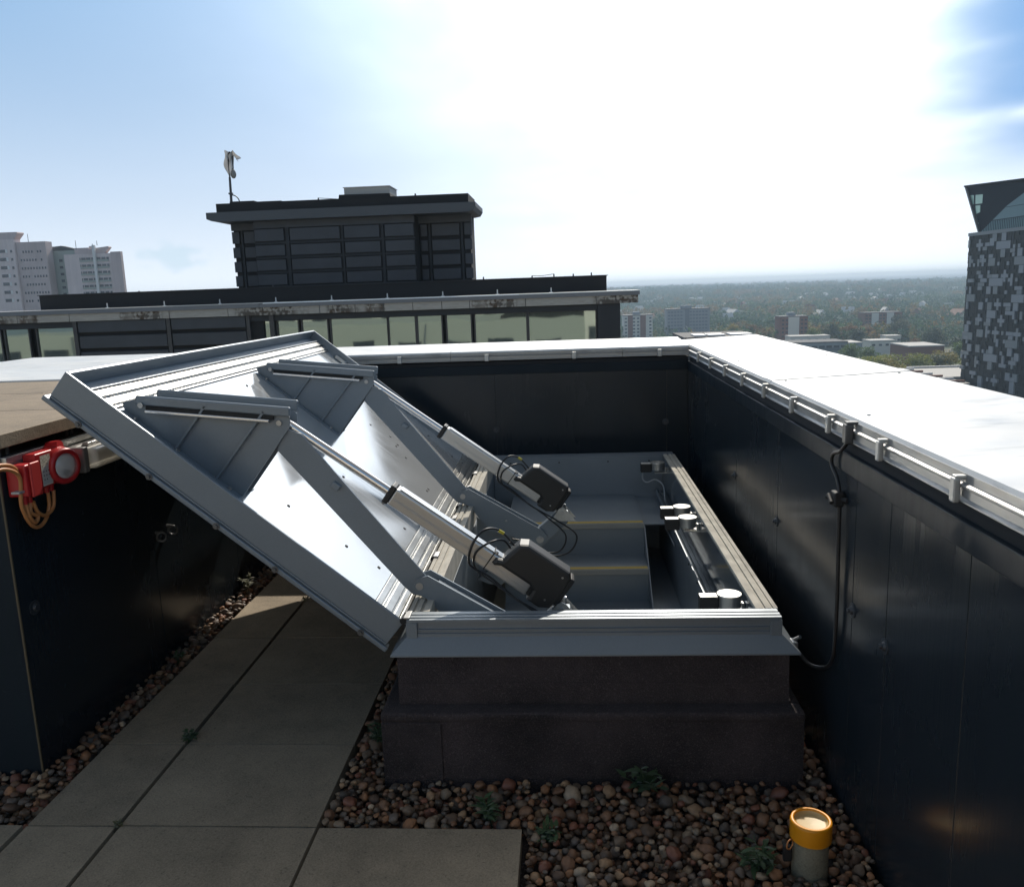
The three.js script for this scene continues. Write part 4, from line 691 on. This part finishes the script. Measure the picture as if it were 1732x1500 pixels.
// ================================================================= TOWERS AND CITY
{
  const Z = -300, t = thing('tower_block', 'pinkish concrete tower cluster with rows of small windows beyond the neighbouring roof', 'tower');
  mesh('wall', [B(-222, -199.6, -45, 26, Z - 4, Z)], M.pink, t); mesh('wall', [B(-199.5, -188.3, -45, 24.9, Z - 5, Z - 1)], M.pinkDark, t);
  mesh('wall', [B(-196, -177.6, -45, 21.6, Z - 9, Z - 6)], M.paleGreen, t); mesh('wall', [B(-182.5, -164.6, -45, 19.9, Z - 5, Z - 2)], M.pink, t); mesh('wall', [B(-164.5, -160.7, -45, 20.3, Z - 3, Z - 1.5)], M.pinkDark, t);
  mesh('roof_wing', [prism([[-222, 26.0], [-199.6, 26.0], [-197.7, 28.1], [-197.9, 28.5], [-222, 28.5]], Z - 4, Z)], M.pinkDark, t);
  mesh('roof_wing', [prism([[-174, 20.0], [-167.5, 20.0], [-165.6, 22.0], [-165.9, 22.4], [-174, 21.6]], Z - 5, Z - 3)], M.pinkDark, t);
  mesh('roof_gable', [prism([[-196, 21.6], [-196, 23.2], [-188.2, 23.2], [-185.5, 23.4], [-178.5, 21.6]], Z - 9, Z - 6)], M.roofDark, t);
  mesh('roof_plant', [B(-180, -174.5, 19.9, 22.3, Z - 9, Z - 5), B(-173.9, -170, 19.9, 21.4, Z - 9, Z - 5), B(-176, -174, 22.3, 23.0, Z - 9, Z - 8)], M.pinkDark, t);
  mesh('flue', [B(-171.0, -170.1, -45, 22.9, Z - 1.9, Z - 1.0)], M.whiteMetal, t);
  for (const [x, y0, y1] of [[-196.5, 24.9, 28], [-178.6, 21.6, 25], [-170.5, 22.9, 24.6], [-172.3, 21.4, 23.6]]) mesh('antenna', cyl([x, y0, Z - 4], [x, y1, Z - 4], 0.12, 0.08, 6), M.farGrey, t);
  const win = (x, y, w, h, z) => mesh('window', B(x, x + w, y, y + h, z - 0.2, z + 0.12), M.winDark, t);
  for (let f = 0; f < 7; f++) { const y = 21.3 - f * 2.95; win(-205.6, y, 2.3, 1.1, Z); win(-209.5, y, 1.0, 1.0, Z); win(-214, y, 2.3, 1.1, Z); win(-201.3, y, 0.7, 0.9, Z); mesh('white_bay', B(-203.1, -202.3, y - 0.1, y + 1.2, Z - 0.1, Z + 0.14), M.whiteMetal, t); for (let k = 0; k < 9; k++) if (rnd() < 0.86) win(-198.4 + k * 1.1, y - 0.3, 0.5, 0.8, Z - 1); }
  for (let f = 0; f < 6; f++) { const y = 17.8 - f * 2.45; win(-186.9, y - 0.2, 1.3, 0.9, Z - 6); mesh('balcony_band', [B(-176.6, -165.6, y - 0.1, y + 0.75, Z - 2.1, Z - 1.88)], M.winDark, t); mesh('balcony_rail', [B(-176.6, -165.6, y - 0.75, y - 0.1, Z - 1.87, Z - 1.7)], M.paleGreen, t); for (let k = 0; k < 6; k++) mesh('balcony_post', B(-176.2 + k * 1.9, -175.9 + k * 1.9, y - 0.1, y + 0.75, Z - 1.87, Z - 1.8), M.pinkDark, t); }
}
{ // patchwork tower
  const t = thing('patchwork_tower', 'tower clad in a patchwork of light and dark grey metal squares with a glass crown', 'tower'), P0 = V(115.2, 0, -250), dv = V(1.7, 0, 25).normalize(), cell = 1.07;
  const g = new THREE.Group(); t.add(g); t.remove(g);
  t.position.copy(P0); t.rotation.y = Math.atan2(-dv.z, dv.x);            // own x runs along the face, own z comes out of it
  mesh('core', B(0.02, 46, -46, 12.0, -46, -0.05), M.cubeDark, t);
  mesh('parapet_band', B(-0.1, 46, 12.01, 12.9, -46, 0.28), M.cubeLight2, t);
  const rects = '11 0 2 2;15 0 2 2;13 2 6 2;15 4 2 2;10 1 2 2;8 2 2 1;0 1 1 2;5 1 1 3;4 2 3 1;7 3 2 1;20 3 1 1;22 3 1 1;19 4 2 1;20 5 1 1;22 4 2 2;21 6 4 2;23 8 2 2;1 5 1 3;1 6 2 1;3 7 1 1;6 5 1 1;6 6 3 1;7 5 1 3;10 5 2 1;10 6 3 2;14 7 1 1;18 7 1 1;5 6 1 2;17 9 1 3;16 10 3 1;5 9 2 1;6 10 2 1;10 9 1 1;10 10 2 1;12 10 3 1;13 10 2 1;22 11 1 1;19 11 2 1;20 10 1 3;2 11 2 1;1 11 2 1;7 11 3 1;8 12 1 1;11 11 6 2;10 13 2 2;13 13 2 2;18 14 1 1;22 13 3 1;23 14 2 1;21 15 5 2;0 13 1 1;6 12 2 1;6 13 2 1;2 13 1 2;1 15 4 2;10 16 1 1;7 17 2 2;15 16 1 3;14 17 3 1;18 17 3 1;19 18 2 1;22 17 2 2;1 17 1 2;11 17 2 2;11 19 4 2;11 21 2 2;10 22 3 1;7 20 1 3;6 21 3 1;6 22 2 1;17 20 1 3;16 21 3 1;25 19 1 2;19 19 4 1;22 19 1 2;23 21 1 1;2 22 2 1;1 23 2 2;0 25 5 2;1 26 2 1;2 27 1 1;7 24 3 2;11 23 1 3;12 24 1 1;15 23 1 4;14 24 3 1;16 26 1 2;18 24 1 1;20 24 3 1;21 25 2 1;24 23 1 3;23 24 3 1;19 26 1 1;20 26 5 2;21 28 2 2;3 28 2 2;7 28 2 2;10 29 1 1;13 28 2 2;12 29 1 1;18 29 1 1;11 30 6 2;13 32 2 2;25 29 1 1;24 29 2 2;0 30 4 1;0 31 1 1;2 31 1 1;7 31 1 3;8 32 1 1;3 33 1 1;0 34 2 1;19 30 1 3;18 32 3 1;23 30 1 3;22 31 3 1;5 35 3 1;6 36 1 1;9 36 2 3;13 36 1 1;16 35 1 3;15 36 3 1;21 34 2 2;24 34 2 2;23 35 2 1;23 36 2 3'.split(';').map(s => s.split(' ').map(Number));
  for (let k = 0; k < 26; k++) rects.push([27 + Math.floor(rnd() * 14), Math.floor(rnd() * 44), 1 + Math.floor(rnd() * 4), 1 + Math.floor(rnd() * 2)]);
  rects.forEach(([c, r, w, h], i) => mesh('light_panel', B(c * cell + 0.05, (c + w) * cell - 0.05, 12 - (r + h) * cell + 0.05, 12 - r * cell - 0.05, 0.02, 0.20 + i * 0.0025), i % 3 ? M.cubeLight : M.cubeLight2, t));
  const darks = []; for (let c = 0; c < 43; c++) for (let r = 0; r < 50; r++) { const h = vhash(c, r, 7); if (h < 0.62) { const w = h < 0.2 ? 2 : 1; darks.push(B(c * cell + 0.06, (c + w) * cell - 0.06, 12 - (r + 1) * cell + 0.05, 12 - r * cell - 0.05, -0.06, 0.05 + h * 0.1)); } }
  const dk = mesh('dark_panels', darks, M.cubeDark2, t); dk.userData.kind = 'stuff';
  // crown: face plane z=0 like the cladding; the far corner flies out over the edge
  const crown = group('glass_crown', t);
  mesh('crown_glass', prism([[6.0, 12.91], [46, 12.91], [46, 22.6], [26.5, 22.2], [17.2, 19.0]], -40, -0.3), M.teal, crown);
  mesh('crown_glass', prism([[5.4, 12.92], [17.0, 18.9], [26.4, 22.2], [27.0, 22.2], [27.0, 12.92]], -0.28, -0.2), M.teal, crown);
  for (let k = 0; k < 26; k++) { const x = 6.6 + k * 0.8, top = 12.95 + (x - 5.4) * 0.515; mesh('fin', B(x, x + 0.09, 12.95, Math.min(top, 15.4), -0.199, -0.12), M.crownDark, crown); }
  mesh('glazing_bar', [B(10.3, 30, 15.45, 15.62, -0.199, -0.10)], M.crownDark, crown); mesh('glazing_bar', [B(16.6, 30, 18.4, 18.5, -0.199, -0.13)], M.crownDark, crown);
  mesh('crown_overhang', [prism([[4.7, 12.93], [-3.6, 25.9], [26, 23.9], [46, 23.3], [46, 22.61], [26.6, 22.25], [5.6, 13.1]], -30, -0.45)], M.crownDark, crown);
  mesh('crown_roof', prism([[-4.0, 25.92], [46, 23.32], [46, 23.7], [-4.0, 26.35]], -40, 0.3), M.crownDark, crown);
  mesh('crown_post', [prism([[4.3, 12.93], [-3.9, 25.9], [-3.0, 25.85], [5.0, 12.93]], -0.44, 0.1)], M.frame, crown);
  for (const q of [[[-1.6, 23.4], [0.3, 23.25], [0.6, 20.7], [-0.1, 20.75]], [[1.2, 23.2], [4.8, 23.0], [4.8, 20.6], [1.4, 20.7]], [[1.5, 20.3], [3.9, 20.2], [4.0, 18.3], [2.0, 18.0]], [[2.9, 15.6], [3.5, 15.6], [4.2, 13.4], [4.0, 13.4]]]) mesh('crown_pane', prism([...q].reverse(), -0.44, -0.36), M.crownLight, crown);
}
function block(name, label, x0, x1, y1, z, depth, o) {
  const t = thing(name, label, o.cat || 'building', [0, 0, 0], o.group);
  mesh('wall', B(x0, x1, -46, y1, z - depth, z), o.wall, t);
  mesh('roof', B(x0 - 0.3, x1 + 0.3, y1 + 0.02, y1 + (o.rt || 0.6), z - depth, z + 0.3), o.roof || M.roofDark, t);
  (o.bands || []).forEach(([a, b, m, c = -46, d = y1]) => mesh('facade_band', B(a, b, c, d, z - 0.2, z + 0.35), m, t));
  if (o.fl) for (let y = y1 - 1.6; y > Math.max(-44, y1 - o.fl * 2.8); y -= 2.8) for (let x = x0 + 1; x < x1 - 1.5; x += o.ws || 3) if (!(o.skip || []).some(([a, b]) => x > a - 1.8 && x < b)) mesh('window', B(x, x + (o.ww || 1.8), y - 1.2, y, z - 0.1, z + 0.2), o.win || M.winDark, t);
  if (o.plant) mesh('roof_plant', B(mix(x0, x1, 0.35), mix(x0, x1, 0.6), y1 + 0.6, y1 + 3, z - depth * 0.7, z - depth * 0.3), M.concreteFar, t);
  return t;
}
block('tower_block', 'white residential block with red vertical bands beside the neighbouring roof corner', 48.5, 72, -22.4, -690, 18, { wall: M.render, bands: [[52, 56, M.brick], [62, 66.5, M.brick]], skip: [[52, 56], [62, 66.5]], fl: 8, ws: 3.3, plant: true, cat: 'tower' });
block('office_slab', 'wide grey slab block standing behind the corner of the white coping', 87, 123.2, -19.4, -720, 16, { wall: M.concreteFar, bands: [[102.5, 106, M.farGrey]], skip: [[102.5, 106]], fl: 9, ws: 2.6, ww: 1.9, win: M.farGrey, plant: true });
block('tower_block', 'brown brick block with pale balcony stack between the trees', 151.7, 170.4, -23.7, -600, 16, { wall: M.brick, bands: [[157, 164.5, M.render]], fl: 7, ws: 2.6, ww: 1.5, win: M.winDark, plant: true, cat: 'tower' });
block('tower_block', 'low wide brown and white residential block among distant trees', 264.8, 297.3, -29.3, -760, 16, { wall: M.brick, bands: [[271, 277, M.render], [284, 290, M.render]], fl: 5, ws: 3, cat: 'tower' });
block('school_building', 'long low grey flat roofed building with a plain pale end wall', 118, 158.5, -33.6, -480, 22, { wall: M.concreteFar, bands: [[118, 158.4, M.farGrey, -38.2, -36.4]], fl: 1, ws: 4, ww: 3 });
block('end_block', 'plain pale concrete block joined to the long low building', 158.7, 166, -34.3, -478, 20, { wall: M.concreteFar, roof: M.roofPale });
block('sports_hall', 'dark red brick hall with a pale flat roof behind the tree row', 180.5, 198.3, -35.0, -450, 26, { wall: M.brick, roof: M.roofPale });
block('low_building', 'low white roofed building above the long grey one', 148.3, 173.5, -35.2, -560, 14, { wall: M.render, roof: M.roofPale, fl: 1, ws: 5 });
block('white_building', 'cluster of white flat roofed sheds beside the red brick hall', 185.4, 200, -36.6, -520, 14, { wall: M.render, roof: M.roofPale, fl: 1, ws: 4 });
block('white_building', 'small white house with pale roof above the brick hall', 202, 211, -35.3, -540, 10, { wall: M.render, roof: M.roofPale, fl: 1, ws: 3 });
{ const t = block('roof_building', 'dark flat roof with pale panels just past the corner of the white coping', 21.5, 34, -8.4, -150, 16, { wall: M.farDark, roof: M.roofDark }); for (const [a, b] of [[23.2, 25.2], [25.6, 28.6], [29.6, 33.4]]) mesh('roof_panel', B(a, b, -7.75, -7.5, -156, -151), M.whiteMetal, t); }
{ const t = block('flat_roof_building', 'pale ribbed flat roof at the foot of the patchwork tower', 94, 113.4, -28.9, -241, 44, { wall: M.farGrey, roof: M.roofPale, rt: 0.3 }); mesh('rear_wing', B(113.8, 160, -46, -28.7, -286, -258), M.roofPale, t); for (let k = 0; k < 6; k++) mesh('roof_rib', B(94, 113.4, -28.58, -28.0, -244 - k * 7, -243.2 - k * 7), k % 2 ? M.whiteMetal : M.brick, t); mesh('roof_edge', B(113.9, 160, -28.69, -28.1, -285.5, -284.5), M.whiteMetal, t); }
for (const [x, y, w, h, k] of [[1690, -46, 56, 26, 0], [1759, -48, 45, 23, 1], [1789, -48, 41, 23, 2], [2004, -52, 45, 27, 3], [2051, -52, 52, 31, 4], [1830, -49, 37, 14, 5]]) { const t = thing('distant_tower', ['first hazy tower on the skyline ridge', 'second hazy tower on the skyline ridge', 'third hazy tower on the skyline ridge', 'hazy tower on the skyline close to the patchwork tower', 'tallest hazy tower on the skyline against the patchwork tower', 'small hazy tower between two skyline groups'][k], 'tower', [0, 0, 0], 'towers on the skyline'); mesh('wall', B(x, x + w * 0.55, y - 60, y + h, -4530, -4500), M.concreteFar, t); mesh('roof', B(x + w * 0.1, x + w * 0.4, y + h, y + h + 3, -4520, -4505), M.concreteFar, t); }

// ---- terrain
function groundY(x, z) {
  const d = Math.hypot(x, z), az = Math.atan2(x, -z);
  let y = -45 + 3.0 * perlin.noise(x * 0.0016 + 3, z * 0.0016, 1.2) * smooth(500, 1200, d);
  y += smooth(1300, 2900, d) * (15 + 5 * perlin.noise(x * 0.0011, z * 0.0011, 7.7) + 4 * Math.sin(az * 7 + 1.0)); y -= smooth(3200, 5200, d) * 8; 
  return y;
}
{
  const R = [0, 60, 120, 200, 300, 420, 560, 720, 900, 1100, 1350, 1600, 1900, 2200, 2500, 2800, 3100, 3500, 4000, 4600, 5200], N = 96, P = [], I = [];
  R.forEach(r => { for (let i = 0; i < N; i++) { const a = i / N * Math.PI * 2, x = Math.sin(a) * r, z = -Math.cos(a) * r; P.push(x, groundY(x, z), z); } });
  for (let k = 0; k < R.length - 1; k++) for (let i = 0; i < N; i++) { const a = k * N + i, b = k * N + (i + 1) % N, c = a + N, d = b + N; I.push(a, b, c, b, d, c); }
  const g = new THREE.BufferGeometry(); g.setAttribute('position', new THREE.Float32BufferAttribute(P, 3)); g.setIndex(I); g.computeVertexNormals();
  const uv = new Float32Array(P.length / 3 * 2); for (let i = 0; i < P.length / 3; i++) { uv[i * 2] = P[i * 3]; uv[i * 2 + 1] = P[i * 3 + 2]; } g.setAttribute('uv', new THREE.BufferAttribute(uv, 2));
  structure(raw('terrain', g, M.ground));
}
// ---- trees
function crownGeo(n, size, clumps, flat) {
  const P = [], cs = []; for (let k = 0; k < clumps; k++) { const a = rr(0, 6.28), h = rr(-0.75, 1), q = Math.sqrt(1 - h * h * 0.8) * rr(0.25, 0.8); cs.push([Math.cos(a) * q, h * flat, Math.sin(a) * q, rr(0.28, 0.5)]); }
  for (let i = 0; i < n; i++) {
    const c = cs[i % clumps], d = V(rr(-1, 1), rr(-1, 1), rr(-1, 1)).normalize().multiplyScalar(c[3] * Math.cbrt(rr(0.25, 1))), o = V(c[0] + d.x, c[1] + d.y * 0.8, c[2] + d.z);
    for (let v = 0; v < 3; v++) { const e = V(rr(-1, 1), rr(-1, 1), rr(-1, 1)).multiplyScalar(size); P.push(o.x + e.x, o.y + e.y, o.z + e.z); }
  }
  const g = new THREE.BufferGeometry(); g.setAttribute('position', new THREE.Float32BufferAttribute(P, 3)); g.computeVertexNormals(); return g;
}
const tints = [leaf(0.24, 0.25, 0.045), leaf(0.10, 0.15, 0.035), leaf(0.27, 0.22, 0.045), leaf(0.17, 0.085, 0.025), leaf(0.035, 0.055, 0.028), leaf(0.10, 0.11, 0.05)];
{
  const big = [0, 1, 2].map(() => crownGeo(2600, 0.085, 30, 0.85)), trunkG = fix(cyl([0, 0, 0], [0, 1, 0], 0.5, 0.28, 8));
  const words = ['yellow green', 'mid green', 'olive yellow', 'orange brown', 'dark green', 'pale green'];
  function tree(x, z, h, w, kind, label) {
    const t = thing('tree', label, 'tree', [x, groundY(x, z), z], 'single trees in the park and streets');
    const k = raw('trunk', trunkG, M.bark, t); k.scale.set(0.9, h * 0.55, 0.9);
    const lb = mesh('limb', [cyl([0, h * 0.4, 0], [w * 0.25, h * 0.7, 0.3], 0.22, 0.1, 6), cyl([0, h * 0.45, 0], [-w * 0.22, h * 0.72, -0.5], 0.2, 0.1, 6)], M.bark, t);
    const c = raw('crown', big[Math.floor(rnd() * 3)], tints[kind], t); c.position.y = h * 0.62; c.scale.set(w * 0.5, h * 0.42, w * 0.5); c.rotation.y = rr(0, 6.28); return t;
  }
  // the row at the foot of the patchwork tower
  const place = ['beside the end of the white coping', 'second along the tree row', 'third along the tree row', 'fourth along the tree row', 'fifth along the tree row', 'sixth along the tree row', 'seventh along the tree row', 'eighth along the tree row', 'against the patchwork tower'];
  for (let i = 0; i < 9; i++) { const x = 128 + i * 7.0 + rr(-1.5, 1.5), z = -365 + rr(-12, 12); tree(x, z, rr(11.5, 13.8), rr(14, 17), [0, 2, 0, 0, 5, 2, 0, 1, 0][i], `${words[[0, 2, 0, 0, 5, 2, 0, 1, 0][i]]} tree, ${place[i]}`); }
  const singles = [[146, -440, 13, 12, 1, 'dark rounded tree beside the pale end block'], [152, -432, 12, 13, 1, 'mid green tree before the pale end block'], [205, -445, 14, 15, 4, 'tall dark tree between brick hall and patchwork tower'], [196, -425, 13, 12, 1, 'green tree covering the corner of the brick hall'], [190, -560, 14, 15, 4, 'dark conical tree above the white sheds'], [200, -600, 13, 14, 3, 'orange brown tree above the white sheds'], [214, -610, 12, 14, 3, 'russet tree above the small white house'], [176, -580, 14, 12, 5, 'pale tree behind the white sheds'], [168, -575, 14, 13, 1, 'rounded green tree behind the low white roof'], [232, -600, 15, 17, 4, 'broad dark tree beside the russet tree'], [250, -640, 15, 14, 5, 'round pale tree on the slope near the patchwork tower'], [222, -520, 15, 14, 4, 'dark tree behind the brick hall roof'], [206, -505, 10, 9, 3, 'small orange tree beside the small white house'], [186, -600, 15, 14, 4, 'dark tree below the low brown and white block'], [268, -690, 16, 18, 4, 'broad dark tree before the wide brown block'], [180, -640, 15, 13, 2, 'golden tree beside the brown brick block'], [140, -640, 14, 14, 3, 'brown tree between grey slab and brick block'], [130, -655, 14, 13, 2, 'yellow brown tree beside the grey slab block']];
  for (const s of singles) tree(...s);
  // wood and gardens beyond, one mass
  const wood = [0, 1, 2, 3].map(() => crownGeo(110, 0.2, 12, 0.8)), per = 3200, m4 = new THREE.Matrix4(), q = new THREE.Quaternion();
  const w = structure(group('distant_woodland', scene)); w.userData.kind = 'stuff'; tag(w, 'hazy autumn woodland covering the plain and far ridge', 'woodland');
  const wm = leaf(1, 1, 1);
  wood.forEach((g, v) => {
    const im = new THREE.InstancedMesh(g, wm, per);
    for (let i = 0; i < per; i++) {
      const f = rnd(), d = 620 + 4000 * Math.pow(f, 1.25), az = rr(-0.05, 0.56), x = Math.sin(az) * d, z = -Math.cos(az) * d, s = (5.5 + d * 0.0022) * rr(0.6, 1.25), h = s * rr(0.75, 1.1);
      const blocked = [[48, 72, -690], [87, 124, -720], [151, 171, -600], [264, 298, -760]].some(([a, b, c]) => z > c - 2 && z < c + 80 && x / -z * -c > a - 4 && x / -z * -c < b + 4);
      q.setFromAxisAngle(V(0, 1, 0), rr(0, 6.28)); m4.compose(V(x, groundY(x, z) + h * 0.55 - (blocked ? 60 : 0), z), q, V(s, h, s)); im.setMatrixAt(i, m4);
      const p = perlin.noise(x * 0.004, z * 0.004, 2.2) + rr(-0.35, 0.35), c = p > 0.34 ? [0.15, 0.10, 0.04] : p > 0.2 ? [0.12, 0.11, 0.04] : p > -0.15 ? [0.055, 0.095, 0.045] : [0.035, 0.07, 0.042], k = rr(0.95, 1.6); im.setColorAt(i, L(c[0] * k, c[1] * k, c[2] * k));
    }
    im.name = 'tree_mass'; im.userData.kind = 'stuff'; w.add(im);
  });
}
// specks of houses far out on the plain
{
  const G1 = mergeGeometries([fix(prism([[-0.5, 0], [0.5, 0], [0.5, 0.62], [-0.5, 0.62]], -0.5, 0.5)), fix(prism([[-0.56, 0.62], [0.56, 0.62], [0, 1.05]], -0.54, 0.54))]), im = new THREE.InstancedMesh(G1, std({ color: 0xffffff, roughness: 0.9 }), 110), m4 = new THREE.Matrix4(), q = new THREE.Quaternion();
  for (let i = 0; i < 110; i++) { const d = rr(820, 2600), az = rr(0.03, 0.5), x = Math.sin(az) * d, z = -Math.cos(az) * d, w = rr(7, 15), h = rr(9, 15); q.setFromAxisAngle(V(0, 1, 0), rr(0, 3.14)); m4.compose(V(x, groundY(x, z), z), q, V(w, h, w * 1.3)); im.setMatrixAt(i, m4); im.setColorAt(i, i % 3 ? L(0.5, 0.48, 0.45) : L(0.2, 0.11, 0.08)); }
  im.name = 'distant_town'; im.userData.kind = 'stuff'; tag(im, 'pale specks of houses scattered through the hazy woodland', 'town'); scene.add(im);
}
renderer.render(scene, camera);
